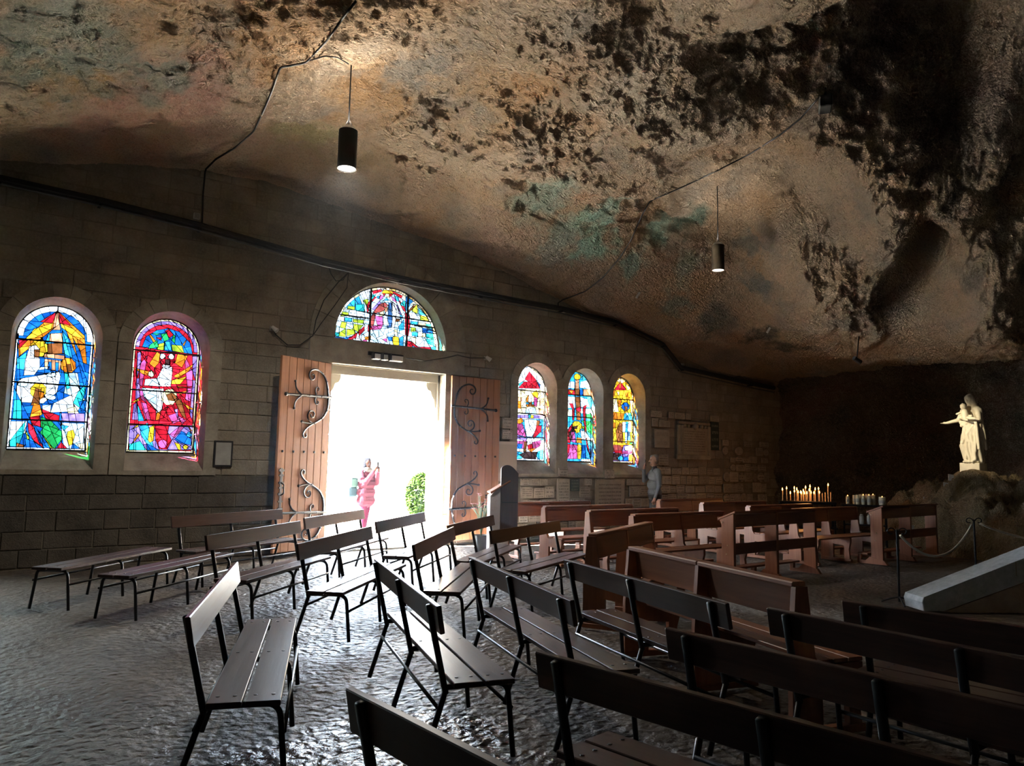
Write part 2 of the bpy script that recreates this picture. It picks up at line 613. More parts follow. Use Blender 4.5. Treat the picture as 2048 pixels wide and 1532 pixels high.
JUNC = [(-9, 5.2), (-3, 5.3), (.22, 5.72), (1.45, 6.01), (2.96, 6.32), (4.04, 6.33), (5.53, 6.17), (7.7, 5.92), (9.2, 5.62), (10.47, 5.2), (12.31, 4.99),
        (14.04, 4.59), (15.37, 4.12), (17, 4.1), (18.64, 4.1), (23, 4.1)]
junc = lambda x: float(np.interp(x, [p[0] for p in JUNC], [p[1] for p in JUNC]))
courses = [0.0]
for lo, hi, n in ((0, 1.30, 5), (1.30, 3.30, 8), (3.30, 3.77, 2), (3.77, 6.9, 12)):
    cuts = np.linspace(lo, hi, n + 1)[1:]
    for k, z in enumerate(cuts):
        courses.append(float(z + (rnd.uniform(-.03, .03) if k < n - 1 else 0)))
blocks = []
for ci in range(len(courses) - 1):
    zb, zt = courses[ci], courses[ci + 1]
    x = -3.6 - rnd.random() * .5
    while x < WALL_X1:
        w = rnd.uniform(.32, .78)
        x0, x1 = x, min(x + w, WALL_X1)
        x = x1
        if zb > max(junc(x0), junc(x1)) + .35:
            continue
        below_sill = zt <= 1.305
        cols = [x0 + .006] + [x0 + .02 * k for k in range(1, int((x1 - x0) / .02))] + [x1 - .006]
        seg, segs = [], []
        for xx in cols:
            A = -9 if (below_sill and abs(xx - DX) > 1.40) else cover(xx)
            if A < zt - .03:
                seg.append((xx, max(zb + .006, A)))
            elif seg:
                segs.append(seg)
                seg = []
        if seg:
            segs.append(seg)
        for sg in segs:
            if sg[-1][0] - sg[0][0] < .05:
                continue
            keep = [sg[0]]
            for k in range(1, len(sg) - 1):
                if abs(sg[k][1] - zb - .006) > 1e-4 and k % 3 == 0 or (sg[k][1] > zb + .0061) != (sg[k - 1][1] > zb + .0061):
                    keep.append(sg[k])
            keep.append(sg[-1])
            poly = keep + [(sg[-1][0], zt - .006), (sg[0][0], zt - .006)]
            blocks.append(poly)


def seen_area(poly):
    c = np.mean(poly, axis=0)
    px, py = pix((c[0], WALL_Y, c[1]))
    if not (-20 < px < 2068 and -20 < py < 1552) or c[1] > junc(c[0]) + .1:
        return 0
    q = [pix((u, WALL_Y, v)) for u, v in poly]
    return abs(sum(q[i][0] * q[(i + 1) % len(q)][1] - q[(i + 1) % len(q)][0] * q[i][1] for i in range(len(q)))) / 2


blocks.sort(key=seen_area, reverse=True)
rest, rest_dark = MB(), MB()
for k, poly in enumerate(blocks):
    f = WALL_Y + .002 + rnd.uniform(-.006, .008)
    darker = max(p[1] for p in poly) <= 1.305 and max(p[0] for p in poly) < 5.4  # courses below the sills left of the door use the darker stone
    if k < 300:
        MB().prism(poly, wallmap, f, 12.66, .008, .007).build('stone_block', MAT['dark_stone' if darker else 'stone'], wall)
    else:
        (rest_dark if darker else rest).prism(poly, wallmap, f, 12.66, .008, .007)
tag(rest.build('stone_block_courses', MAT['stone'], wall), kind='stuff')
if rest_dark.v:
    tag(rest_dark.build('stone_block_courses', MAT['dark_stone'], wall), kind='stuff')


def ring_stones(c, zs, r0, r1, n, front, parent, a0=0.0, a1=math.pi):
    for k in range(n):
        t0, t1 = a0 + (a1 - a0) * k / n + .004, a0 + (a1 - a0) * (k + 1) / n - .004
        ts = np.linspace(t0, t1, 4)
        poly = [(c + r1 * math.cos(t), zs + r1 * math.sin(t)) for t in ts] + [(c + r0 * math.cos(t), zs + r0 * math.sin(t)) for t in ts[::-1]]
        MB().prism(poly, wallmap, front + rnd.uniform(-.003, .003), 12.66).build('voussoir', MAT['dressed'], parent)


for (c, h, g, s0, s1, sp) in WIN:
    ring_stones(c, sp, h, h + RING, 9, 12.578, wall)
    for sgn in (-1, 1):
        z = 1.30
        while z < sp - .05:
            z2 = min(z + rnd.uniform(.38, .55), sp)
            if sp - z2 < .2:
                z2 = sp
            e0, e1 = sorted((c + sgn * h, c + sgn * (h + RING - .005)))
            MB().prism([(e0, z + .004), (e1, z + .004), (e1, z2 - .004), (e0, z2 - .004)], wallmap, 12.578 + rnd.uniform(-.003, .003), 12.66).build('jamb_stone', MAT['dressed'], wall)
            z = z2
# big arch over the door, lintel and jambs
ring_stones(DX, LZ, LR, LR + .46, 11, 12.575, wall)
MB().box(DX - 1.62, DX + 1.62, 12.572, 12.75, DH, LZ - .004, .01).build('lintel_stone', MAT['dressed'], wall)
for sgn in (-1, 1):
    z = 0.0
    while z < DH - .05:
        z2 = min(z + rnd.uniform(.4, .6), DH)
        if DH - z2 < .25:
            z2 = DH
        e0, e1 = sorted((DX + sgn * 1.185, DX + sgn * 1.42))
        MB().box(e0, e1, 12.578, 12.80, z + .004, z2 - .004).build('jamb_stone', MAT['dressed'], wall)
        z = z2

trim = MB()
for sgn in (-1, 1):
    e0, e1 = sorted((DX + sgn * 1.14, DX + sgn * 1.26))
    trim.box(e0, e1, 12.80, 13.16, -.02, DH)
    # moulded corbel under the head
    prof = [(1.16, 3.16), (.90, 3.16), (.90, 3.06), (.94, 2.99), (1.00, 2.97), (1.03, 2.88), (1.08, 2.80), (1.10, 2.66), (1.16, 2.62)]
    trim.prism([(DX + sgn * u, v) for u, v in prof], wallmap, 12.84, 13.14)
trim.box(DX - 1.26, DX + 1.26, 12.80, 13.16, 3.14, DH + .02)
tag(trim.build('trim_1', MAT['pale_stone']), 'pale dressed stone door frame with moulded corbels', kind='structure')
tag(MB().box(DX - 1.2, DX + 1.2, 12.5, 13.3, -.05, .012).build('trim_2', MAT['pale_stone']), 'worn pale stone threshold of the open door', kind='structure')

# ------------------------------------------------------------------ stained glass
GLASS_RGB = {'W': (1.6, 1.65, 1.7), 'H': (.95, 1.3, 1.5), 'C': (1.5, 1.2, .62), 'R': (.80, .016, .035), 'O': (1.05, .26, .02), 'A': (1.25, .66, .03), 'B': (.01, .14, .62),
             'S': (.04, .48, .95), 'T': (.03, .62, .62), 'G': (.02, .42, .09), 'L': (.50, .68, .04), 'P': (.72, .10, .32), 'V': (.36, .22, .68), 'N': (.30, .09, .025), 'K': (.05, .022, .02),
             'F': (.95, .40, .20), 'D': (.05, .15, .38), 'M': (.36, .06, .05)}


def glass_mat(code, rgb):
    N = Nodes('stained_glass_' + code)
    t = N.t
    pos = N.world_pos()
    r = N.rand()
    n = N.noise(pos, 9, 4, .6)
    v = N.n('ShaderNodeMath', _operation='MULTIPLY', i0=N.ramp(n, .3, .7, .62, 1.25), i1=N.ramp(r, 0, 1, .70, 1.2)).outputs[0]
    q = [math.sqrt(min(.9, c * 1.5 / SKY)) for c in rgb]        # light crosses two faces of a pane
    col = N.mix(1.0, (q[0], q[1], q[2]), N.n('ShaderNodeCombineColor', i0=v, i1=v, i2=v).outputs[0], 'MULTIPLY')
    tr = N.n('ShaderNodeBsdfTransparent', Color=col)
    gl = N.n('ShaderNodeBsdfGlossy', Color=(.5, .5, .5, 1), Roughness=.12)
    mx = N.n('ShaderNodeMixShader', i0=.035, i1=tr.outputs[0], i2=gl.outputs[0])
    out = [x for x in t.nodes if x.type == 'OUTPUT_MATERIAL'][0]
    t.links.new(mx.outputs[0], out.inputs[0])
    return N.m


GLASS = {k: glass_mat(k, v) for k, v in GLASS_RGB.items()}
GLASS['X'] = glass_mat('clear', (14.0, 15.0, 13.5))  # clear panes for the unseen left window, made up to add daylight
GLASS['Y'] = glass_mat('pale_green', (6.0, 10.0, 6.0))


def area2(p):
    return sum(p[i][0] * p[(i + 1) % len(p)][1] - p[(i + 1) % len(p)][0] * p[i][1] for i in range(len(p))) / 2


def hull(pts):
    pts = sorted(set(pts))
    def half(ps):
        o = []
        for p in ps:
            while len(o) > 1 and (o[-1][0] - o[-2][0]) * (p[1] - o[-2][1]) - (o[-1][1] - o[-2][1]) * (p[0] - o[-2][0]) <= 0:
                o.pop()
            o.append(p)
        return o
    return half(pts)[:-1] + half(pts[::-1])[:-1]


def split(poly, a, b):
    """Convex polygon cut by the line a-b: the piece on its left, the piece on its right."""
    L, R_ = [], []
    n = len(poly)
    d = [(b[0] - a[0]) * (p[1] - a[1]) - (b[1] - a[1]) * (p[0] - a[0]) for p in poly]
    for i in range(n):
        j = (i + 1) % n
        if d[i] >= 0:
            L.append(poly[i])
        if d[i] <= 0:
            R_.append(poly[i])
        if d[i] * d[j] < 0:
            t = d[i] / (d[i] - d[j])
            q = (poly[i][0] + t * (poly[j][0] - poly[i][0]), poly[i][1] + t * (poly[j][1] - poly[i][1]))
            L.append(q)
            R_.append(q)
    return (L if len(L) > 2 and abs(area2(L)) > 1e-7 else None), (R_ if len(R_) > 2 and abs(area2(R_)) > 1e-7 else None)


def parse(txt):
    out = []
    for ln in txt.strip().split('\n'):
        for it in ln.split(';'):
            w = it.split()
            nums = [int(v) / 100 for v in w[1:]]
            out.append((w[0], hull(list(zip(nums[::2], nums[1::2])))))
    return out


def cut_panes(outline, base, shapes, big, rng):
    cells = [(base, outline)]
    for c, sh in shapes:
        if len(sh) < 3:
            continue
        bx = (min(p[0] for p in sh), max(p[0] for p in sh), min(p[1] for p in sh), max(p[1] for p in sh))
        new = []
        for cc, poly in cells:
            if max(p[0] for p in poly) <= bx[0] or min(p[0] for p in poly) >= bx[1] or max(p[1] for p in poly) <= bx[2] or min(p[1] for p in poly) >= bx[3]:
                new.append((cc, poly))
                continue
            rem, outs = poly, []
            for i in range(len(sh)):
                L, R_ = split(rem, sh[i], sh[(i + 1) % len(sh)])
                if R_ is not None:
                    outs.append(R_)
                rem = L
                if rem is None:
                    break
            if rem is None or abs(area2(rem)) < 1.5e-4:
                new.append((cc, poly))
            else:
                new += [(cc, o) for o in outs] + [(c, rem)]
        cells = new
    out = []
    todo = cells
    while todo:
        cc, poly = todo.pop()
        far = max(((p[0] - q[0]) ** 2 + (p[1] - q[1]) ** 2, p, q) for p in poly for q in poly)
        if far[0] > big * big * rng.uniform(.7, 1.5):
            p, q = far[1], far[2]
            t = rng.uniform(.4, .6)
            m = (p[0] + (q[0] - p[0]) * t, p[1] + (q[1] - p[1]) * t)
            ang = math.atan2(q[1] - p[1], q[0] - p[0]) + math.pi / 2 + rng.uniform(-.4, .4)
            L, R_ = split(poly, m, (m[0] + math.cos(ang), m[1] + math.sin(ang)))
            if L is not None and R_ is not None:
                todo += [(cc, L), (cc, R_)]
                continue
        out.append((cc, poly))
    return out


def inset(poly, d):
    if area2(poly) < 0:
        poly = poly[::-1]
    rem = poly
    for i in range(len(poly)):
        a, b = poly[i], poly[(i + 1) % len(poly)]
        l = math.hypot(b[0] - a[0], b[1] - a[1])
        if l < 1e-6:
            continue
        nx, ny = -(b[1] - a[1]) / l * d, (b[0] - a[0]) / l * d
        rem, _ = split(rem, (a[0] + nx, a[1] + ny), (b[0] + nx, b[1] + ny))
        if rem is None:
            return None
    return rem


def glaze(root, cells, xc, zb, y, lead=.0032):
    came = MB()
    fn = lambda u, v, w: (xc + u, w, zb + v)
    cells.sort(key=lambda c: -abs(area2(c[1])))
    rest_ = {}
    for k, (c, poly) in enumerate(cells):
        if area2(poly) < 0:
            poly = poly[::-1]
        inn = inset(poly, lead)
        if inn is None or abs(area2(inn)) < 1.6e-4:
            came.prism(poly, fn, y - .005, y + .005)
            continue
        if k < 290:
            MB().prism(inn, fn, y - .002, y + .002).build('pane', GLASS[c], root)
        else:
            rest_.setdefault(c, MB()).prism(inn, fn, y - .002, y + .002)
        for i in range(len(poly)):
            a, b = poly[i], poly[(i + 1) % len(poly)]
            if math.hypot(b[0] - a[0], b[1] - a[1]) > .004:
                came.bar(fn(*a, y), fn(*b, y), .0105, .0075, (0, 1, 0))
    for c, mb in rest_.items():
        tag(mb.build('small_panes', GLASS[c], root), kind='stuff')
    came.build('lead_came', MAT['lead'], root)


GLASS1 = """
O -1 208 -46 151 -44 134 -34 146 -2 182;O -1 208 37 174 43 131 32 135 16 172;R -1 207 -22 188 -6 188;R -1 207 18 188 3 189
A -6 188 -28 177 -38 160 -27 163 -7 179;A 4 189 21 183 37 169 22 172 6 183;S -8 177 -14 155 -10 141 -3 142;S 7 179 16 168 24 138 12 144
B 22 169 33 149 42 119 35 121;R -46 158 -35 159 -44 146;S -46 131 -35 142 -35 115 -45 116;F -3 204 1 205 5 179 -5 178;F -8 172 8 175 9 161 -8 159
N -9 157 9 160 10 143 -9 142;F -13 143 13 141 13 135 -13 136;F -12 134 10 133 8 116 -11 119;B -7 130 -3 130 -2 118 -7 118;B 2 130 6 130 7 116 3 116
A -9 145 -15 137 -24 136 -30 142 -31 153 -26 161 -17 162 -10 155;W -32 151 -24 153 -19 147 -19 134 -35 132;N -26 146 -19 147 -19 135 -25 135
W -36 132 -18 134 -17 120 -23 109 -36 107;H -27 119 -5 123 -7 119 -24 115;W -43 98 -37 103 8 116 10 109 7 85 -9 68 -36 68 -44 84
H 4 111 1 108 -4 108 -8 110 -8 112 -4 114 1 115 4 113;H -30 93 -33 91 -38 91 -42 92 -42 95 -39 97 -34 98 -30 96
H 6 76 3 74 -2 74 -6 76 -7 78 -3 81 2 81 6 79;O 29 123 24 116 16 115 10 121 9 131 14 138 22 138 28 132;N 16 128 22 129 24 119 18 118
H 20 117 32 116 37 92 28 81 16 85;W 28 81 37 90 44 77 36 59 1 55 4 69;T 14 116 20 117 23 93 19 91;T 35 90 44 101 43 84 39 64 29 71
T -45 71 -36 72 -34 44 -45 43;B 36 73 45 77 45 61 39 64;C 22 62 32 66 38 56 24 53;V 15 55 45 56 46 44 16 43;H -10 65 1 67 1 54 -9 53
A -7 82 -12 76 -20 75 -26 81 -26 90 -21 97 -13 98 -7 92;N -20 90 -13 88 -14 66 -24 64;O -16 86 -9 85 -9 77 -14 73;O -21 68 -13 66 -9 52 -13 48 -24 47
R -11 60 1 50 13 51 13 43 -4 45;W -49 40 -27 41 -28 24 -46 12;H 15 41 46 41 49 3 22 2;R -24 47 -12 50 -9 33 -21 36;G -10 48 2 44 14 31 9 24 -10 33
G -4 37 17 29 19 17 10 2 3 8 -10 25;T -29 41 -30 24 -35 4 -46 4 -46 12;B -28 16 -13 10 -4 2 -25 1;R -26 39 -19 34 -12 13 -4 3 -16 11 -24 26
B -19 34 -10 23 -1 5 -10 11;L -29 31 -22 16 -25 14;L -9 26 3 8 9 2 5 2;R 18 12 27 2 12 2;N -37 9 -27 6 -29 1 -38 1;A 25 28 32 31 35 23 32 9 28 7 24 19
S 14 38 26 36 20 29;B 33 11 43 3 31 2;C 39 10 48 12 49 3 43 3
"""
GLASS2 = """
B -37 166 -32 183 -17 195 0 200 17 196 34 180 39 162 -3 163;O -29 187 -25 186 -16 175 -19 171;O 29 186 23 176 25 173;G -26 189 -11 190 -17 187
G -11 189 -2 192 2 182 -5 178;G -26 170 -16 179 -13 168 -28 163;G 8 191 11 188 11 176 6 181;L -13 173 -5 176 -5 164 -15 163;L 6 174 22 174 26 162 8 164
R -5 195 0 199 8 190 2 184;R -18 183 -9 184 -10 179;S -4 178 3 179 7 165 -4 164;V -43 155 -38 159 -37 139 -41 115;V -42 115 -37 116 -35 86 -41 82
V 39 158 47 159 46 119 41 133;V 42 119 46 119 45 54 41 62;V -43 74 -38 78 -35 50 -44 50;P -38 139 -28 153 -33 126 -33 103 -38 106
P -38 99 -31 101 -25 77 -33 83;P -33 78 -25 77 -17 51 -25 52;P 26 161 41 133 42 109 34 108 32 139;P 34 106 42 107 40 84 32 86;R -41 160 -30 150 -28 140
O -25 140 -15 160 -10 157 -11 142 -17 134;O -49 132 -22 127 -23 120 -34 123;O 16 160 32 158 24 138 13 144;O 12 123 43 147 34 132 19 120
A 10 116 33 125 23 111 10 110;O 18 108 42 105 20 106;O 20 97 39 102 24 94;O 26 83 48 71 38 71;A -47 76 -37 84 -36 80
R 12 146 6 138 -3 137 -9 144 -10 153 -4 161 5 162 12 155;W -2 152 -4 150 -8 149 -10 152 -10 155 -8 158 -5 158 -2 156
W 11 153 9 150 6 150 3 152 3 156 5 159 9 159 11 157;W 6 137 3 135 -2 135 -5 136 -6 139 -2 142 2 142 6 140;K -2 149 5 150 5 140 -1 140
W -5 135 9 138 10 128 9 106 -8 105 -12 118;H -29 115 -9 118 -8 105 -30 105;C -17 122 -19 119 -22 118 -25 121 -25 126 -23 129 -20 129 -17 126
H -33 101 -8 101 -9 66 -20 77 -29 87;W -11 101 -1 102 -1 68 -10 61;W -25 84 -9 71 7 64 -6 63;C 20 85 14 77 4 76 -3 83 -4 93 3 101 12 102 19 95
N 3 92 11 96 21 90 15 83 7 84;N 15 86 26 87 36 55 29 60;O -9 63 6 69 1 55 -10 50;R -3 68 15 76 23 53 11 46 -5 45;P 8 59 22 65 26 51 16 46
V 16 69 22 71 23 55;P 23 60 36 53 30 46;S -39 78 -30 58 -26 49 -35 48;V -48 41 46 45 48 5 -45 2;A -44 35 -32 45 -35 39
S -33 40 -21 46 -10 8 -21 14 -29 26;O -43 10 -34 29 -31 26;T -45 12 -30 17 -20 3 -45 2;B -21 14 -10 8 -2 3 -19 2;R -14 43 11 46 9 29 -4 28
A -18 39 -11 43 -11 18 -16 15 -19 19;R -9 38 8 35 16 19 10 5 -2 5 -8 21;P 9 11 6 7 1 7 -3 10 -4 16 0 20 5 20 9 17;P 12 29 30 46 33 41 20 24
B 20 21 30 35 44 28 46 13 28 16;A 41 8 39 6 36 6 34 8 34 11 36 13 39 13 41 11;A 20 17 29 14 31 3 26 6;O 36 48 48 34 43 37
S 46 28 44 26 41 26 38 28 38 31 40 34 43 34 46 32
"""
GLASS3 = """
R 4 195 25 176 10 168 -8 177;R -10 171 25 174 34 159 -25 156;T -25 165 -8 175 -23 160;B 27 174 36 168 34 161;C -28 153 50 157 51 102 -28 100
O -28 127 -18 128 -17 112 -28 112;F -28 136 -16 136 -15 128 -28 127;F 35 135 46 135 46 123 35 122;F 33 114 46 114 47 104 33 103
A 12 147 25 155 30 147 28 138 17 139;W 4 143 10 145 11 128 2 127;O -3 134 4 145 2 127 -3 120;P 19 142 29 136 26 118 17 121
S -5 127 19 128 18 123 -3 122;N 4 127 13 128 13 118 4 117;O -3 122 4 122 4 117 -2 117;O 13 123 19 123 19 117 13 118;H -2 115 22 116 27 103 -6 101
V -34 97 51 101 51 94 -34 91;T 3 100 11 100 9 92 4 91;A 10 99 18 99 17 92 10 92;S -34 88 51 92 52 50 -33 47;O -25 88 -15 92 -10 84 -19 78 -31 81
P -33 79 -12 79 -1 50 -33 57;W -8 89 27 89 25 67 14 52 0 52 -5 70;N 27 89 36 88 34 77 26 77;R 27 77 40 78 43 67 19 47 17 52;B 40 90 49 88 48 45 39 45
V -33 57 1 47 -1 42 -33 47;P -32 41 -1 43 -4 25 -32 25;B -32 36 -11 35 -13 26 -32 24;P 15 40 41 45 37 32 19 23;R 2 33 15 37 17 27 4 25
O 2 25 26 27 13 18;S -32 19 -4 16 -13 4 -32 2;S 26 17 46 26 46 0 31 3;K -21 12 -2 19 30 19 26 3 -6 4;N -7 41 2 40 -2 18 -8 18
"""
GLASS4 = """
W -32 182 -3 183 -2 167 -32 167;W 16 184 37 189 49 171 14 170;A 15 192 10 188 2 187 -4 191 -4 197 2 202 10 202 15 198;F 0 188 11 189 13 151 -1 150
N -4 167 13 168 12 154 0 153;R -36 164 -2 164 -1 153 -36 152;O -21 162 -5 162 -11 153;F 23 168 51 169 54 155 25 153;B 14 165 25 166 23 153 14 153
W -36 147 -1 148 0 122 -36 120;W 15 149 37 145 45 128 18 125;H 15 123 52 123 52 111 17 111;C -36 118 -9 118 -8 103 -35 103;N 0 148 14 149 17 95 5 95
R -18 132 -7 132 -1 113 -6 115;R -9 118 -1 119 -3 94 -8 94;R 25 127 35 132 31 113 25 113;R 24 115 31 115 33 96 26 96;R 0 120 17 127 18 116 10 114
G 33 110 53 113 53 99 36 100;L 30 108 35 108 36 100;H -35 79 -17 77 -19 44 -35 44;G 19 94 52 95 52 76 31 84;R -35 45 -17 77 -4 91 -6 68 -14 41
A 21 77 12 70 0 70 -9 76 -9 85 -1 92 12 92 20 86;K -19 63 -6 79 10 83 -6 67 -14 46;G 19 78 31 84 52 76 50 65;L 18 82 26 82 34 68
W 17 73 31 70 53 48 20 52;P -11 67 -1 67 4 43 -10 44;A -2 74 15 75 15 68 4 64;O 6 55 20 54 21 42 5 43;R 27 96 32 96 36 68 32 70
R 33 54 36 55 43 22 36 39;P -34 39 8 38 7 6 -34 6;R -34 39 -14 39 -18 19 -34 18;B 21 38 48 38 48 6 22 9;A 8 40 19 38 20 23 18 6 9 6 8 23
W 20 6 48 6 48 1 20 1;R 36 39 41 39 47 17 42 22
"""
GLASS5 = """
C -6 196 6 204 24 197 6 189;C 24 191 43 181 30 174;R 6 194 24 179 24 175 -13 173 -10 179;O 3 195 7 195 7 178 3 178;C -7 169 3 170 1 159
O 19 171 43 173 43 158 24 160;O -33 169 -13 173 -15 158 -33 153;C -33 149 -7 152 -2 128 1 121 -33 119;O -33 119 17 118 11 104 -33 100
O -2 149 11 152 6 136 -1 132;B 37 132 29 126 18 125 10 131 10 139 18 145 29 145 37 140;N 19 135 30 136 30 124 22 124;S 19 118 41 121 49 104 17 103
W 22 120 35 121 30 113;C 38 153 51 154 51 120 43 121;O -33 93 -10 94 -12 82 -33 76;N -9 73 4 96 13 91 14 46 -4 47;W 11 97 43 100 44 75 14 72
S 25 99 33 100 30 73 22 73;D 30 77 39 75 41 52 29 54;H 22 73 29 73 28 46 22 48;G 36 48 52 50 52 45 36 45;V -32 41 52 43 52 3 -32 2
M -32 41 17 42 12 25 -32 24;O 1 42 20 42 12 36;R -14 28 12 29 12 20 -9 17;W 20 39 52 43 52 30 22 29;P 12 27 46 30 45 22 13 20;K -32 22 9 23 4 4 -32 4
S 15 8 10 5 4 5 -1 8 -1 12 4 16 10 16 15 13;B 17 14 33 14 33 4 17 4;O 36 18 52 22 52 3 36 3
"""
GLASS6 = """
S -96 62 -77 84 -65 92 -50 59 -68 59;W -60 98 -42 106 -42 82 -53 85;L -54 81 -44 84 -43 73 -48 72;T -69 70 -52 73 -49 58 -67 58
L -84 65 -70 66 -70 59 -85 59;L -102 53 -82 53 -83 46 -103 44;W -82 53 -50 54 -50 45 -82 46;W -105 44 -90 44 -90 37 -107 35
S -89 43 -75 43 -75 36 -89 35;L -73 42 -51 43 -51 36 -72 36;L -95 34 -85 34 -87 22 -98 23;L -71 33 -52 33 -62 19 -72 23;L -98 14 -86 23 -86 7 -99 7
L -84 22 -69 23 -66 15 -84 9;T -113 13 -99 13 -99 5 -112 8;O -113 7 -106 6 -107 1 -113 1;B -106 5 -89 5 -88 0 -107 1;B -89 5 -71 10 -81 2 -87 0
R -82 3 -62 19 -66 5 -81 0;R -62 19 -49 32 -49 23 -59 12;W -72 4 -54 14 -56 3 -68 0;P -54 3 -43 9 -43 0 -53 -1;R -35 91 -27 90 -41 73 -48 69
R -47 71 -41 72 -43 57 -45 57;R -42 36 -33 28 -42 22;R -36 100 -18 107 -15 103 -34 95;R 6 107 28 101 26 95 8 103;R 19 93 32 82 37 68 29 75
R 35 70 44 64 47 44 44 24 37 25;A 0 109 -2 107 -5 107 -7 108 -7 111 -5 113 -2 114 0 112;A -13 106 5 108 9 102 -17 99;R -15 99 -9 100 -10 94
R -1 101 8 101 1 94;C -9 100 0 100 1 93 -6 93;P -18 96 -11 94 -17 86 -21 87;P 4 97 12 92 17 85 7 90;S -27 92 -20 93 -23 86;S -12 86 -6 92 1 88
T -39 92 -28 95 -36 83;S 12 98 20 97 21 88 15 90;V -35 66 -20 84 -17 80 -30 64;V 3 88 18 80 28 62 21 66;S 23 66 30 60 27 52;D -1 83 7 84 8 36 -2 34
W 6 85 15 81 24 64 25 55 15 55 6 65;W 9 59 16 60 13 30 6 32;M -21 77 -9 83 -2 78 -11 66 -27 59 -32 61;M -32 61 -27 59 -31 32 -37 31 -39 46
F -10 72 -2 75 -3 66 -8 63;C -20 61 -11 66 -9 57 -19 54;P -29 54 -13 55 -11 39 -23 37;P -36 33 -11 39 -15 30 -32 26;W -11 59 -6 62 2 39 -10 38
H -32 25 -16 28 -8 20 -24 12;W -25 11 -4 22 -1 17 -22 9;O -48 11 -35 15 -36 7 -46 6;B -1 16 14 19 11 10 2 10;P -12 11 -2 14 -1 6
A 11 20 23 19 25 4 14 -1 10 10;C 13 33 20 33 20 21 14 20;S 22 39 33 55 34 35 24 31;N 15 54 25 54 23 49 15 48;S 25 18 33 23 34 0 24 0
B 35 106 55 95 46 88 36 88;T 25 86 34 93 35 80 26 82;S 36 87 46 87 39 73 36 73;N 37 68 54 87 56 84 39 65;L 49 75 61 89 63 70 53 73;S 63 84 83 69 66 69
W 43 70 55 72 66 61 47 59;L 69 67 83 67 90 57 69 58;S 48 53 64 54 63 46 49 46;C 65 53 81 54 81 46 66 45;T 83 53 94 53 96 44 83 45
L 49 41 60 42 60 35 49 33;B 74 43 97 44 99 35 75 34;S 51 32 65 34 65 25 52 25;C 65 33 82 33 82 26 65 25;T 83 32 99 35 101 24 84 25
C 49 23 61 23 61 7 51 15;T 82 22 102 24 103 10 88 14;R 41 15 51 13 69 4 52 0 42 0;R 69 5 94 7 97 1 74 0
W 46 17 42 13 38 13 34 16 34 20 37 23 42 24 46 21;B 94 7 106 11 108 1 99 1;S 53 6 66 2 55 0
"""

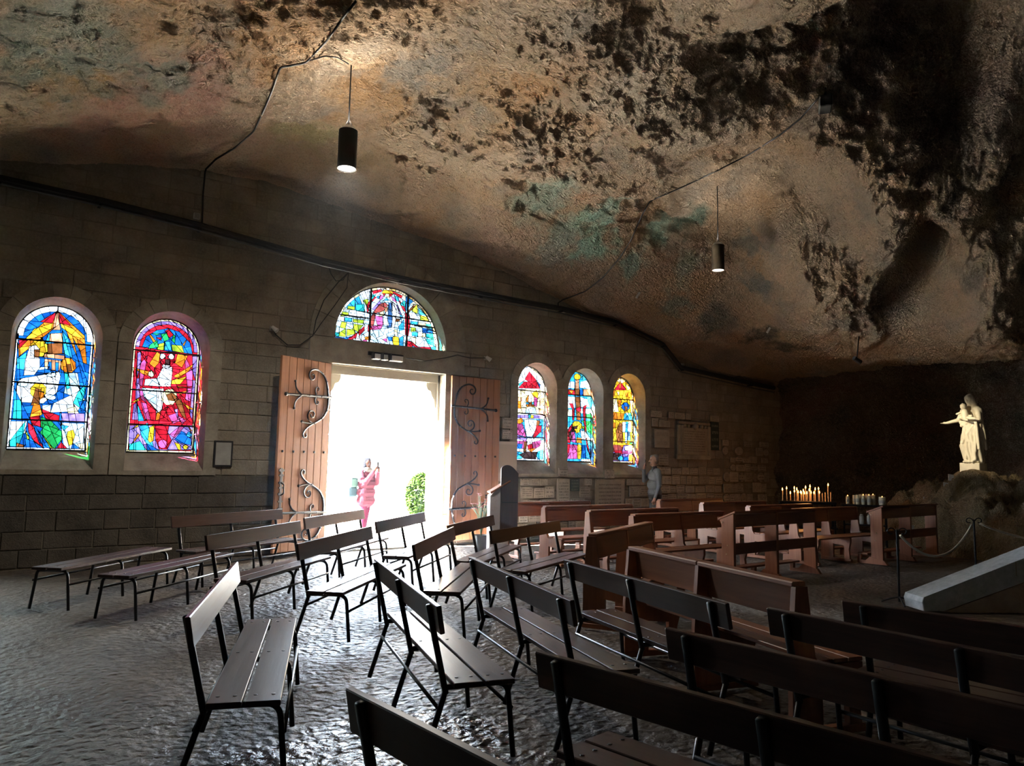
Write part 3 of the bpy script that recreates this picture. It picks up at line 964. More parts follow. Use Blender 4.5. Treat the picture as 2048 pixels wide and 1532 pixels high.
DESIGN = [(GLASS1, 'B', 'W', .030), (GLASS2, 'R', 'C', .030), (GLASS3, 'W', 'W', .028), (GLASS4, 'S', None, 0), (GLASS5, 'A', 'C', .028), (None, 'X', 'Y', .05)]
WLAB = ['arched stained glass window with a white table scene and red-orange tower',
        'arched stained glass window with a crimson star burst around a white robed figure',
        'narrow arched window of stained glass with a red roof above purple figures',
        'narrow arched window of stained glass with red scarves and a kneeling figure under a cross',
        'narrow arched window of stained glass mostly amber with a blue haloed figure',
        'unseen arched window, its leaded panes made clear and pale green to add daylight']
rng = random.Random(3)
for i, (c, h, g, s0, s1, sp) in enumerate(WIN):
    root = link('window_%d' % (i + 1), None)
    tag(root, WLAB[i], kind='structure')
    gy = 12.95
    # splayed reveal and sloping sill
    out = [(-h, s0), (-h, sp)] + [(h * math.cos(t), sp + h * math.sin(t)) for t in np.linspace(math.pi, 0, 25)[1:-1]] + [(h, sp), (h, s0)]
    inn = [(-g, s1), (-g, sp)] + [(g * math.cos(t), sp + g * math.sin(t)) for t in np.linspace(math.pi, 0, 25)[1:-1]] + [(g, sp), (g, s1)]
    mb = MB()
    n = len(out)
    vv = [(c + u, 12.578, v) for u, v in out] + [(c + u, gy + .02, v) for u, v in inn] + [(c + u * 1.2, gy + .02, v + .02) for u, v in out] + [(c + u * 1.2, 12.62, v + .02) for u, v in out]
    ff = [(k, k + 1, n + k + 1, n + k) for k in range(n - 1)]
    ff += [(n + k, n + k + 1, 2 * n + k + 1, 2 * n + k) for k in range(n - 1)]
    mb.add(vv, ff)
    mb.build('reveal', MAT['dressed'], root)
    MB().prism([(12.578, s0), (gy + .02, s1), (gy + .02, s1 - .06), (12.66, s0 - .06), (12.578, s0 - .07)], lambda u, v, w: (w, u, v), c - h - .002, c + h + .002).build('sill', MAT['dressed'], root)
    outline = [(-g, 0), (g, 0)] + [(g * math.cos(t), sp - s1 + g * math.sin(t)) for t in np.linspace(0, math.pi, 17)]
    outline = hull([(round(u, 5), round(v, 5)) for u, v in outline])
    d, base, bcol, bw = DESIGN[i]
    shapes = parse(d) if d else []
    H = sp - s1
    if bcol:
        shapes += [(bcol, [(-g, 0), (-g + bw, 0), (-g + bw, H), (-g, H)]), (bcol, [(g - bw, 0), (g, 0), (g, H), (g - bw, H)]), (bcol, [(-g, 0), (g, 0), (g, bw), (-g, bw)])]
        wide = .085 if i == 0 else bw
        for k in range(12):
            t0, t1 = math.pi * k / 12, math.pi * (k + 1) / 12
            shapes.append((bcol, hull([(g * 1.01 * math.cos(t0), H + g * 1.01 * math.sin(t0)), (g * 1.01 * math.cos(t1), H + g * 1.01 * math.sin(t1)),
                                       ((g - wide) * math.cos(t1), H + (g - wide) * math.sin(t1)), ((g - wide) * math.cos(t0), H + (g - wide) * math.sin(t0))])))
            if i == 1:
                r1, r2 = g - bw, g - bw - .055
                shapes.append(('V', hull([(r1 * math.cos(t0), H + r1 * math.sin(t0)), (r1 * math.cos(t1), H + r1 * math.sin(t1)), (r2 * math.cos(t1), H + r2 * math.sin(t1)), (r2 * math.cos(t0), H + r2 * math.sin(t0))])))
    glaze(root, cut_panes(outline, base, shapes, .20 if i < 5 else .4, rng), c, s1, gy)
    fr = MB()
    a = [(c - g, s1)] + [(c + g * math.cos(t), sp + g * math.sin(t)) for t in np.linspace(math.pi, 0, 25)] + [(c + g, s1)]
    fr.tube([(u, gy, v) for u, v in a], .012, 6)
    fr.bar((c - g, gy, s1), (c + g, gy, s1), .02, .02)
    fr.build('frame', MAT['lead'], root)
    for zz in ((sp - .05, s1 + .97, s1 + .43) if i not in (2, 3, 4) else (sp - .05, s1 + 1.02, s1 + .50)):
        MB().bar((c - g, gy - .012, zz), (c + g + .03, gy - .012, zz), .03, .022).build('saddle_bar', MAT['iron'], root)
    MB().bar((c + g + .02, gy - .17, s1 - .06), (c + g + .02, gy - .17, s1 + .06), .014, .014).bar((c + g + .02, gy - .17, s1 - .02), (c + g - .03, gy - .17, s1 - .02), .012, .012).build('hook', MAT['iron'], root)
    for zz in (sp - .25, s1 + .82, s1 + .3):
        MB().bar((c + g - .02, gy - .10, zz), (c + g + .045, gy - .18, zz + .004), .014, .014).build('bracket', MAT['white'], root)

# lunette over the door
root = link('window_7', None)
tag(root, 'half round stained glass window of a reading woman above the door', kind='structure')
gy, gr = 12.80, 1.125
arc_o = [(LR * math.cos(t), LR * math.sin(t)) for t in np.linspace(math.pi, 0, 33)]
arc_i = [(gr * math.cos(t), gr * math.sin(t)) for t in np.linspace(math.pi, 0, 33)]
n = 33
mb = MB()
mb.add([(DX + u, 12.575, LZ + v) for u, v in arc_o] + [(DX + u, gy + .02, LZ + v) for u, v in arc_i] + [(DX + u * 1.1, gy + .02, LZ + v * 1.1) for u, v in arc_o],
       [(k, k + 1, n + k + 1, n + k) for k in range(n - 1)] + [(n + k, n + k + 1, 2 * n + k + 1, 2 * n + k) for k in range(n - 1)])
mb.build('reveal', MAT['dressed'], root)
outline = hull([(round(u, 5), round(v, 5)) for u, v in arc_i])
shapes = parse(GLASS6)
for k in range(26):
    t0, t1 = math.pi * k / 26, math.pi * (k + 1) / 26
    shapes.append(('W' if k % 3 else 'C', hull([(1.13 * math.cos(t0), 1.13 * math.sin(t0)), (1.13 * math.cos(t1), 1.13 * math.sin(t1)), (1.075 * math.cos(t1), 1.075 * math.sin(t1)), (1.075 * math.cos(t0), 1.075 * math.sin(t0))])))
glaze(root, cut_panes(outline, 'H', shapes, .21, rng), DX, LZ, gy)
for xx in (-.39, .40):
    top = math.sqrt(gr ** 2 - xx ** 2)
    MB().bar((DX + xx, gy - .012, LZ), (DX + xx, gy - .012, LZ + top), .035, .02, (1, 0, 0)).build('mullion', MAT['iron'], root)
for x0, x1 in ((-1.0, -.39), (.40, 1.0)):
    MB().bar((DX + x0, gy - .014, LZ + .47), (DX + x1, gy - .014, LZ + .47), .03, .02).build('saddle_bar', MAT['iron'], root)
MB().tube([(DX + u, gy, LZ + v) for u, v in arc_i], .014, 6).bar((DX - gr, gy, LZ + .01), (DX + gr, gy, LZ + .01), .025, .025).build('frame', MAT['lead'], root)


def lettering(txt, x, z, size, y, mat, parent):
    cu = bpy.data.curves.new('lettering', 'FONT')
    cu.body, cu.size, cu.extrude = txt, size, .001
    cu.materials.append(mat)
    o = link('lettering', cu, parent)
    o.location, o.rotation_euler = (x, y, z), (math.pi / 2, 0, 0)
    return o


for txt, u, v, s in (('SIEC', -.94, .52, .10), ('UN JOUR', -.97, .415, .085), ('DES', -.60, .42, .11), ('SES', -.80, .30, .10), ('10S', -.55, .31, .11), ('SON', .53, .43, .10), ('CO', .73, .43, .10), ('CE', .53, .325, .10), ('ELL', .74, .32, .10), ('VA', .55, .215, .10), ('ON', .72, .215, .10)):
    lettering(txt, DX + u, LZ + v, s, gy - .008, MAT['lead'], root)

# ------------------------------------------------------------------ cave ceiling and walls
CTRL = []
for x in np.arange(-8, 23, 1.2):
    CTRL.append((x, WALL_Y, junc(x)))
    CTRL.append((x, WALL_Y + .9, junc(x) - .55))
PZ = [(0, 200, 5.85), (0, 60, 6.0), (200, 190, 6.1), (400, 240, 6.4), (530, 222, 6.7), (600, 130, 6.75), (300, 60, 6.35), (690, 262, 6.75), (770, 282, 6.7), (697, 128, 6.75),
      (880, 310, 6.65), (1000, 338, 6.55), (900, 200, 7.15), (1000, 100, 7.2), (800, 20, 7.0), (400, 5, 6.65), (100, 5, 6.25), (1200, 388, 6.6), (1200, 300, 7.1), (1300, 405, 6.8), (1437, 340, 7.4),
      (1300, 250, 7.35), (1200, 150, 7.25), (1100, 240, 7.1), (1150, 500, 6.0), (1300, 550, 5.65), (1400, 650, 4.85), (1500, 600, 5.3), (1500, 450, 6.6), (1600, 650, 4.65), (1600, 550, 5.3), (1600, 400, 6.7),
      (1600, 240, 7.65), (1700, 690, 4.35), (1870, 672, 4.3), (2048, 695, 4.1), (1800, 550, 5.15), (2000, 550, 5.0), (1800, 400, 6.3), (2000, 400, 6.1), (1850, 270, 7.8), (2000, 260, 7.5),
      (1700, 400, 6.5), (1700, 300, 7.1), (1900, 420, 6.05), (1900, 500, 5.5), (1910, 570, 5.0), (1840, 600, 4.85), (1500, 380, 7.1),
      (1300, 165, 7.45), (1400, 200, 7.5), (1500, 215, 7.55), (1200, 80, 7.3), (1400, 280, 7.35), (1600, 300, 7.35),
      (1450, 90, 8.1), (1700, 130, 8.3), (1900, 120, 8.6), (2048, 60, 8.6), (1560, 20, 7.7), (1250, 40, 7.5)]
for px, py, z in PZ:
    CTRL.append(tuple(at_z(px, py, z)))
for p in ((-6, 2, 6.2), (-6, 8, 5.6), (0, -5, 7), (6, -5, 7.5), (12, -4, 7.5), (2, 1, 7.4), (6, 1, 8.2), (10, 2, 8.4), (15, 0, 7), (18, 10, 4.3), (20, 9, 4.4), (20, 6, 4.3), (21, 3, 4.5), (19, 11.5, 4.2)):
    CTRL.append(p)
CT = np.array(CTRL)


def tps(r2):
    return np.where(r2 > 1e-12, .5 * r2 * np.log(np.maximum(r2, 1e-12)), 0)


_d2 = ((CT[:, None, :2] - CT[None, :, :2]) ** 2).sum(-1)
_n = len(CT)
_A = np.zeros((_n + 3, _n + 3))
_A[:_n, :_n] = tps(_d2) + np.eye(_n) * .12
_A[:_n, _n:] = np.concatenate([np.ones((_n, 1)), CT[:, :2]], 1)
_A[_n:, :_n] = _A[:_n, _n:].T
_w = np.linalg.solve(_A, np.concatenate([CT[:, 2], np.zeros(3)]))


def ceil_base(x, y):
    x, y = np.asarray(x, float), np.asarray(y, float)
    z = _w[_n] + _w[_n + 1] * x + _w[_n + 2] * y
    for k in range(_n):
        z = z + _w[k] * tps((x - CT[k, 0]) ** 2 + (y - CT[k, 1]) ** 2)
    return z


def hit_base(px, py):
    """Point where the line of sight meets the smooth ceiling surface."""
    d = ray(px, py)
    d = d / np.linalg.norm(d)
    t = np.linspace(3, 40, 1500)
    P = CAM + t[:, None] * d
    below = P[:, 2] - ceil_base(P[:, 0], P[:, 1])
    k = int(np.argmax(below > 0))
    return P[k]


def seg_dist(P, poly):
    """Signed plan distance of points to a polyline (positive on its left)."""
    best = np.full(len(P), 1e9)
    sgn = np.ones(len(P))
    for a, b in zip(poly[:-1], poly[1:]):
        ab = b - a
        t = np.clip(((P - a) @ ab) / (ab @ ab), 0, 1)
        q = P - (a + t[:, None] * ab)
        d = np.linalg.norm(q, axis=1)
        cr = ab[0] * q[:, 1] - ab[1] * q[:, 0]
        m = d < best
        best[m] = d[m]
        sgn[m] = np.where(cr[m] >= 0, 1, -1)
    return best * sgn


cx = axis_steps([(-9, -.6, .3), (-.6, 14, .034), (14, 20.5, .045), (20.5, 23, .25)])
cy = axis_steps([(-8, 2.4, .3), (2.4, 4.5, .06), (4.5, 12.75, .034), (12.75, 13.5, .2)])
GX, GY = np.meshgrid(cx, cy)
X, Y = GX.ravel(), GY.ravel()
Z = ceil_base(X, Y)
P2 = np.stack([X, Y], 1)
P3 = np.stack([X, Y, Z], 1)
warp = np.stack([fbm(P3 + 31, 1.1, 3), fbm(P3 + 57, 1.1, 3)], 1) * .28
# ledges: the rock breaks down in steps along these lines
for line, h, wdt in (([(500, 215), (640, 235), (770, 282), (880, 310), (1000, 340), (1110, 365), (1200, 385), (1320, 400)], -.42, .07),
                     ([(-60, 50), (150, 60), (300, 78), (450, 95), (620, 110)], -.22, .06),
                     ([(1190, 0), (1260, 100), (1330, 155), (1450, 172), (1580, 178), (1680, 160), (1780, 100)], .45, .26)):
    pl = np.array([hit_base(*p)[:2] for p in line])
    d = seg_dist(P2 + warp * .6, pl)
    near = np.exp(-(np.maximum(np.abs(d) - .9, 0) / .5) ** 2)
    h = h * (.75 + 1.0 * fbm(P3 + 71, 1.5, 2))
    Z += h * near * (1 / (1 + np.exp(np.clip(d / wdt, -40, 40))) - .5)
P3 = np.stack([X, Y, Z], 1)
V = P3.reshape(*GX.shape, 3)
gu = np.gradient(V, axis=1)
gv = np.gradient(V, axis=0)
nrm = np.cross(gv, gu).reshape(-1, 3)
nrm /= np.linalg.norm(nrm, axis=1)[:, None] + 1e-9      # points down into the cave
rough = np.clip(.48 + .9 * fbm(P3 + 91, 2.6, 2), .32, .78)
Q = P3 * [1, 1, 1.6] + np.concatenate([warp, warp[:, :1]], 1)
ax = np.stack([Q[:, 0] * .45 + Q[:, 1] * .25, Q[:, 1] * 1.1 - Q[:, 0] * .35, Q[:, 2]], 1)
chip = np.floor(fbm(ax + 3, .5, 3, .55) * 9) / 9
disp = .20 * fbm(P3, 2.0, 3) + rough * (.15 * (fbm(ax, .75, 3, .55, True) - .9) + .12 * (fbm(Q, .34, 3, .62, True) - .9) + .10 * chip) + .06 * fbm(Q, .14, 3, .6)
near_wall = np.clip((WALL_Y - Y) / .6, .25, 1)
P3 = P3 + nrm * (disp * near_wall)[:, None]

# colours of the rock: ochre, pink, lichen green and grey stains with shapes of their own
tint = np.tile(np.array([.73, .54, .37]), (len(P3), 1))


def stain(mask, col, amt=1.0):
    m = np.clip(mask, 0, 1)[:, None] * amt
    tint[:] = tint * (1 - m) + np.minimum(np.array(col) * (1.42 if sum(col) > .5 else 1.0), .85) * m


stain(fbm(P3 + 5, 1.7, 4) * 2.2 + .1, (.44, .275, .15), .8)
stain(fbm(P3 + 43, 1.2, 4) * 2.4 - .15, (.24, .225, .20), .7)
stain(fbm(P3 + 77, .8, 4) * 2.4 - .15, (.50, .40, .29), .6)
for px, py, r, col, amt in (
        (350, 190, 1.1, (.46, .26, .20), .9), (240, 260, 1.0, (.44, .25, .18), .9), (420, 270, .8, (.48, .30, .23), .8), (70, 100, .6, (.45, .24, .12), .9), (150, 170, .5, (.40, .23, .08), .8),
        (560, 60, .8, (.46, .26, .12), .8), (300, 30, .9, (.42, .26, .13), .7), (180, 130, .6, (.20, .22, .19), .9), (90, 40, .9, (.24, .26, .22), .9), (40, 140, .5, (.17, .21, .18), .8), (320, 160, .45, (.22, .25, .21), .8),
        (620, 330, .8, (.46, .33, .24), .7), (620, 260, .6, (.40, .36, .18), .7), (700, 340, .7, (.45, .35, .22), .6), (820, 380, .9, (.47, .33, .23), .8), (980, 480, .9, (.50, .34, .26), .8),
        (760, 170, .9, (.48, .29, .14), .9), (860, 190, .5, (.18, .18, .17), .5), (1000, 180, .9, (.46, .29, .15), .8), (950, 200, .45, (.19, .19, .175), .5), (1000, 90, .6, (.42, .30, .18), .6), (1080, 150, .5, (.48, .28, .14), .8),
        (1060, 270, .45, (.20, .195, .18), .5), (1230, 295, .5, (.17, .175, .16), .5), (820, 130, .6, (.24, .23, .21), .8), (1160, 230, .7, (.46, .28, .15), .7), (1400, 220, 1.2, (.52, .44, .34), .8), (1250, 180, 1.0, (.50, .42, .32), .7),
        (1090, 400, .7, (.30, .38, .30), .9), (1120, 470, .5, (.33, .42, .34), .8), (1190, 440, .5, (.40, .60, .48), 1), (1185, 490, .5, (.40, .60, .48), 1), (1215, 420, .35, (.42, .58, .48), 1), (1165, 400, .3, (.46, .28, .17), .9),
        (1320, 470, .4, (.33, .50, .40), .9), (1270, 530, .35, (.31, .44, .36), .9), (1370, 540, .45, (.42, .46, .38), .8), (1380, 430, .42, (.12, .20, .155), .95), (1320, 545, .42, (.44, .29, .19), 1), (1100, 510, .5, (.38, .40, .35), .7),
        (1500, 470, .45, (.19, .19, .17), .85), (1530, 560, .5, (.17, .18, .165), .85), (1430, 640, .5, (.15, .17, .15), .9), (1520, 665, .45, (.08, .085, .075), .9), (1580, 690, .5, (.09, .09, .08), .85), (1350, 610, .4, (.2, .25, .21), .8),
        (1600, 610, .7, (.34, .27, .19), .7), (1900, 412, .3, (.05, .05, .05), .9), (1940, 560, .35, (.09, .09, .085), .8), (2000, 480, .6, (.24, .20, .15), .7), (1750, 600, .6, (.15, .15, .13), .7), (1480, 420, .6, (.42, .31, .21), .7),
        (1740, 130, 1.1, (.19, .13, .105), .9), (1930, 180, 1.2, (.18, .12, .10), .9), (1850, 300, .8, (.20, .14, .11), .8), (1450, 110, 1.2, (.26, .20, .14), .9), (1900, 40, 1.2, (.24, .17, .11), .7), (1960, 280, .9, (.20, .16, .12), .8)):
    c = hit_base(px, py)
    dd = P3 - c
    # stains run a little in the direction the water creeps
    dl = np.linalg.norm(dd * [1.0, .8, .8], axis=1) / r + .9 * fbm(P3 + px * .37, .55 * max(.6, r), 3)
    stain(1.6 - 1.6 * dl, col, amt)
V = P3.reshape(*GX.shape, 3)
ceiling = grid_object('ceiling', V, MAT['ceiling'], tint=tint)
tag(ceiling, 'rough natural rock vault of the cave stained ochre, grey and green', kind='structure')
BVH = BVHTree.FromObject(ceiling, bpy.context.evaluated_depsgraph_get())


def on_ceiling(px, py):
    d = ray(px, py)
    h = BVH.ray_cast(Vector(CAM), Vector(d).normalized())
    return h[0] if h[0] is not None else Vector(hit_base(px, py))


def up_to_ceiling(x, y, z):
    h = BVH.ray_cast(Vector((x, y, z)), Vector((0, 0, 1)))
    return h[0].z if h[0] is not None else 7.0


def rock_wall(name, plan, z1, step, vstep, label):
    plan = np.array(plan, float)
    # smooth the plan line
    t = np.concatenate([[0], np.cumsum(np.linalg.norm(np.diff(plan, axis=0), axis=1))])
    s = np.arange(0, t[-1], step)
    px_, py_ = np.interp(s, t, plan[:, 0]), np.interp(s, t, plan[:, 1])
    k = max(3, int(.9 / step))
    ker = np.hanning(k + 2)[1:-1]
    ker /= ker.sum()
    px_ = np.convolve(np.pad(px_, k, 'edge'), ker, 'same')[k:-k]
    py_ = np.convolve(np.pad(py_, k, 'edge'), ker, 'same')[k:-k]
    zz = np.arange(-.3, z1, vstep)
    tx, ty = np.gradient(px_), np.gradient(py_)
    l = np.hypot(tx, ty)
    nx, ny = -ty / l, tx / l
    A = np.stack([np.repeat(px_[None], len(zz), 0), np.repeat(py_[None], len(zz), 0), np.repeat(zz[:, None], len(s), 1)], -1)
    N_ = np.stack([np.repeat(nx[None], len(zz), 0), np.repeat(ny[None], len(zz), 0), np.zeros_like(A[..., 0])], -1)
    q = A.reshape(-1, 3)
    dsp = .6 * fbm(q, 2.6, 3) + .22 * (fbm(q, .9, 3, .55, True) - 1) + .07 * fbm(q, .22, 3)
    q = q + N_.reshape(-1, 3) * dsp[:, None]
    tn = np.tile(np.array([.24, .19, .14]), (len(q), 1))
    m = np.clip(fbm(q + 9, 1.3, 4) * 2.4, 0, 1)[:, None]
    tn = tn * (1 - m) + np.array([.27, .16, .12]) * m
    m = np.clip(fbm(q + 29, .9, 4) * 2.4, 0, 1)[:, None]
    tn = tn * (1 - m) + np.array([.12, .115, .10]) * m
    tag(grid_object(name, q.reshape(A.shape), MAT['ceiling'], tint=tn), label, kind='structure')


rock_wall('wall_back', [(18.3, 13.4), (18.9, 12.2), (19.9, 10.8), (20.6, 9), (20.7, 7), (20.3, 5), (19.4, 3.2)], 10.6, .06, .06, 'dark rough rock wall at the deep end of the cave')
rock_wall('wall_right', [(19.6, 3.6), (18, 1), (15, -2.5), (11, -5.5), (5, -6.8), (-1, -6.5)], 10.6, .25, .25, 'dark rock side of the cave beyond the altar')
rock_wall('wall_left', [(-.5, -6.6), (-4, -5.5), (-6.5, -2), (-7, 3), (-6.3, 8), (-5.0, 11), (-4.2, 13.2)], 10.6, .25, .25, 'dark rock side of the cave past the windows')

tag(MB().box(-10, 24, -9, 13.2, 10.5, 11.2).build('roof_rock', MAT['mortar']), 'mass of rock over the cave vault', kind='structure')

GLARE_DENSITY = .0036  # scatter box put inside the doorway to imitate lens glare
if GLARE_DENSITY > 0:
    N = Nodes('glare_haze')
    N.t.nodes.remove(N.p)
    out = [x for x in N.t.nodes if x.type == 'OUTPUT_MATERIAL'][0]
    vol = N.n('ShaderNodeVolumeScatter', Color=(.80, .90, 1.0, 1), Density=GLARE_DENSITY, Anisotropy=.55)
    N.t.links.new(vol.outputs[0], out.inputs['Volume'])
    hz = MB().box(2.6, 10.4, 7.2, 12.55, .02, 7.2).build('haze', N.m)
    tag(hz, 'thin pale haze added for the lens glare around the open door', kind='structure')

# ------------------------------------------------------------------ door leaves with scrolled ironwork
LW, LHT, LZ0 = 1.17, 3.2, .08       # leaf width, height, foot


def zoomed(pts):
    """Sketch of the hinge, measured from the hinge edge (u) and the leaf's foot (v)."""
    return [((x - 357) * .00290, 3.2 - (y - 215) * .00260) for x, y in pts]


HINGE = [  # (points, start radius, end radius)
    ([(352, 445), (720, 458)], .024, .020),
    ([(378, 445), (388, 390), (405, 335), (440, 292), (490, 272), (530, 282), (547, 308), (540, 336), (518, 345), (502, 328), (510, 308), (524, 312)], .020, .010),
    ([(378, 445), (382, 520), (415, 582), (470, 620), (520, 645), (556, 672), (576, 702), (566, 726), (548, 718), (552, 702)], .020, .010),
    ([(480, 625), (530, 632), (588, 624)], .014, .013),
    ([(500, 632), (535, 610), (545, 580), (530, 553), (505, 550), (490, 568), (498, 590), (516, 588), (518, 572)], .014, .009),
    ([(478, 448), (490, 420), (486, 396), (470, 388), (460, 400), (468, 412)], .011, .008),
    ([(478, 450), (490, 474), (486, 496), (470, 502), (460, 490), (468, 480)], .011, .008),
    ([(596, 452), (628, 432), (648, 404), (655, 370)], .014, .012),
    ([(596, 456), (632, 480), (652, 510), (655, 540)], .014, .012)]
BUDS = [(722, 458, .034), (655, 368, .020), (655, 543, .020), (590, 624, .022)]
RIVETS = [(440, 449), (540, 452), (610, 455), (400, 345), (440, 292), (388, 540), (432, 596), (490, 632), (388, 400)]


def smooth_path(pts, k=4):
    p = [Vector((*q, 0)) for q in pts]
    if len(p) < 3:
        return p
    out = []
    for i in range(len(p) - 1):
        a, b, c, d = p[max(i - 1, 0)], p[i], p[i + 1], p[min(i + 2, len(p) - 1)]
        for j in range(k):
            t = j / k
            out.append(.5 * ((2 * b) + (-a + c) * t + (2 * a - 5 * b + 4 * c - d) * t * t + (-a + 3 * b - 3 * c + d) * t ** 3))
    return out + [p[-1]]


def door_leaf(name, label, hinge, ang, sgn):
    """Leaf local frame: x from the hinge along the leaf, y out of its inner face (towards the room), z up."""
    root = link(name, None)
    root.location, root.rotation_euler = hinge, (0, 0, ang)
    tag(root, label, kind='structure')
    n = 7
    for k in range(n):
        MB().box(LW * k / n + .002, LW * (k + 1) / n - .002, -.025, .025, LZ0, LZ0 + LHT, .006).build('plank', MAT['door_wood'], root)
    for zz in (.5, 1.65, 2.8):
        MB().box(.03, LW - .03, -.065 * sgn if sgn > 0 else .025, -.025 if sgn > 0 else .065, zz - .09, zz + .09, .006).build('ledge_board', MAT['door_wood'], root)
    f = .034 * sgn
    for flip in (0, 1):
        mb = MB()
        def place(u, v):
            return (u, f, LZ0 + (v if not flip else (.60 - (v - 2.60))))
        for pts, r0, r1 in HINGE:
            pth = smooth_path(zoomed(pts))
            rr = list(np.linspace(r0, r1, len(pth)))
            mb.tube([place(q.x, q.y) for q in pth], rr, 6)
        for x, y, r in BUDS:
            (u, v), = zoomed([(x, y)])
            c = Vector(place(u, v))
            mb.tube([c + Vector((0, -.012 * sgn, 0)), c + Vector((0, .012 * sgn, 0)), c + Vector((0, .022 * sgn, 0))], [r, r, r * .5], 10)
        h = mb.build('strap_hinge', MAT['iron'], root)
        for x, y in RIVETS:
            (u, v), = zoomed([(x, y)])
            c = Vector(place(u, v))
            MB().tube([c, c + Vector((0, .024 * sgn, 0)), c + Vector((0, .030 * sgn, 0))], [.013, .012, .006], 8).build('rivet', MAT['stud'], h)
    for k in range(5):
        u = .10 + k * (LW - .2) / 4
        c = Vector((u, .025 * sgn, LZ0 + 1.63))
        MB().tube([c, c + Vector((0, .012 * sgn, 0)), c + Vector((0, .02 * sgn, 0))], [.022, .02, .008], 8).build('stud', MAT['iron'], root)
    return root


MAT['stud'] = plain('worn_iron', (.10, .10, .11), .35, .8)
angL = math.atan2(12.12 - 12.56, 4.31 - 5.27)
leafL = door_leaf('door_1', 'open wooden door leaf with a lock plate and black scrolled hinges', (5.27, 12.54, 0), angL, 1)
mb = MB()
for zz, rr in ((1.02, .03), (1.12, .02), (1.20, .028), (1.32, .022), (.90, .022), (.78, .03), (1.40, .03)):
    for sx in (-.035, 0, .035):
        mb.tube([(LW - .10 + sx, .028, zz), (LW - .10 + sx, .04, zz)], rr * .8, 8)
mb.bar((LW - .10, .032, .74), (LW - .10, .032, 1.44), .05, .012, (1, 0, 0))
pl = mb.build('lock_plate', MAT['iron'], leafL)
MB().tube([(LW - .10, .04, 1.20), (LW - .10, .10, 1.17), (LW - .10, .10, 1.03), (LW - .10, .04, 1.0)], .011, 8).build('pull_handle', MAT['iron'], pl)
leafR = door_leaf('door_2', 'open wooden door leaf folded flat on the wall beside the lectern', (7.77, 12.50, 0), 0.0, -1)


# ------------------------------------------------------------------ gutter and cables on the wall
def wall_line(pts, y):
    return [tuple(on_wall(x, p, y)) for x, p in pts]


gut = [(-60, 345), (0, 358), (200, 402), (400, 452), (645, 522), (800, 557), (960, 588), (1120, 617), (1230, 645), (1325, 688), (1362, 735), (1500, 766), (1548, 776)]
gt = thing('cable_duct', 'dark cable duct running along the top of the stone wall', 'duct')
MB().tube(wall_line(gut, 12.50), .060, 8).build('duct', MAT['duct'] if 'duct' in MAT else MAT['black'], gt)
MB().tube(wall_line([(x, y + 9) for x, y in gut], 12.47), .02, 6).build('conduit', MAT['grey_pipe'] if 'grey_pipe' in MAT else MAT['black'], gt)
for x, y in gut[1:-1]:
    p = on_wall(x, y, 12.50)
    MB().box(p[0] - .02, p[0] + .02, 12.42, 12.585, p[2] - .09, p[2] - .06).build('clip', MAT['iron'], gt)


def cable(name, label, pts, r, cat='cable', group=None):
    o = MB().tube(pts, r, 6).build(name, MAT['black'], None, True)
    return tag(o, label, cat, group)


def ceil_path(pts, off=.06, sub=9):
    q = []
    for (x0, y0), (x1, y1) in zip(pts[:-1], pts[1:]):
        for k in range(sub):
            t = k / sub
            p = on_ceiling(x0 + (x1 - x0) * t, y0 + (y1 - y0) * t)
            q.append(p)
    q.append(on_ceiling(*pts[-1]))
    # pull each point slightly into the room and even out jumps
    q = [p + (Vector(CAM) - p).normalized() * off for p in q]
    s = [q[0]] + [(q[i - 1] + q[i] * 2 + q[i + 1]) / 4 for i in range(1, len(q) - 1)] + [q[-1]]
    return s


cable('vault_cable', 'black cable looping down the rock vault to the wall duct', ceil_path([(712, 2), (690, 30), (655, 80), (612, 125)]) + ceil_path([(600, 128), (560, 135), (545, 180), (528, 220), (508, 262), (470, 296), (432, 318), (412, 338)]) + wall_line([(410, 345), (406, 390), (404, 450)], 12.55), .015)
cable('vault_cable', 'black cable crossing the green stained rock past the pendant lamp', ceil_path([(1640, 192), (1600, 238), (1560, 270), (1500, 308), (1437, 340), (1370, 372), (1300, 402), (1284, 430), (1262, 480), (1240, 515), (1205, 556), (1170, 583), (1125, 600)]) + wall_line([(1116, 606), (1118, 622)], 12.54), .014)
cable('lamp_feed_cable', 'thin black cable feeding the pendant lamp from the looping cable', ceil_path([(610, 124), (650, 112), (675, 115), (697, 128)]), .009)
cable('arch_cable', 'thin black cable looped over the arch of the half round window', wall_line([(697, 545), (676, 565), (648, 600), (632, 640), (626, 671)], 12.555) + wall_line([(600, 690), (575, 690), (552, 670), (546, 658)], 12.555), .010)
cable('arch_cable', 'thin black cable hanging in a slack bow under the duct', wall_line([(655, 525), (662, 548), (672, 562), (686, 560), (697, 545), (694, 575), (670, 610), (640, 650), (628, 668)], 12.548), .008)
cable('arch_cable', 'thin black cable running from the door floodlight to the small lamp', wall_line([(812, 716), (850, 722), (890, 716), (915, 710), (940, 716), (972, 716)], 12.55), .009)
for (px, py), lab in (((393, 433), 'small white junction box under the duct below the looping cable'), ((1126, 621), 'small white junction box at the foot of the vault cable'), ((1364, 731), 'small white junction box at the bend of the duct')):
    p = on_wall(px, py, 12.58)
    jb = thing('junction_box', lab, 'junction box', (p[0], 12.59, p[2]))
    MB().box(-.05, .05, -.05, 0, -.05, .05, .006).build('box', MAT['white'], jb)
    MB().box(-.04, .04, -.056, -.05, -.04, .04).build('lid', MAT['grey_plastic'], jb)
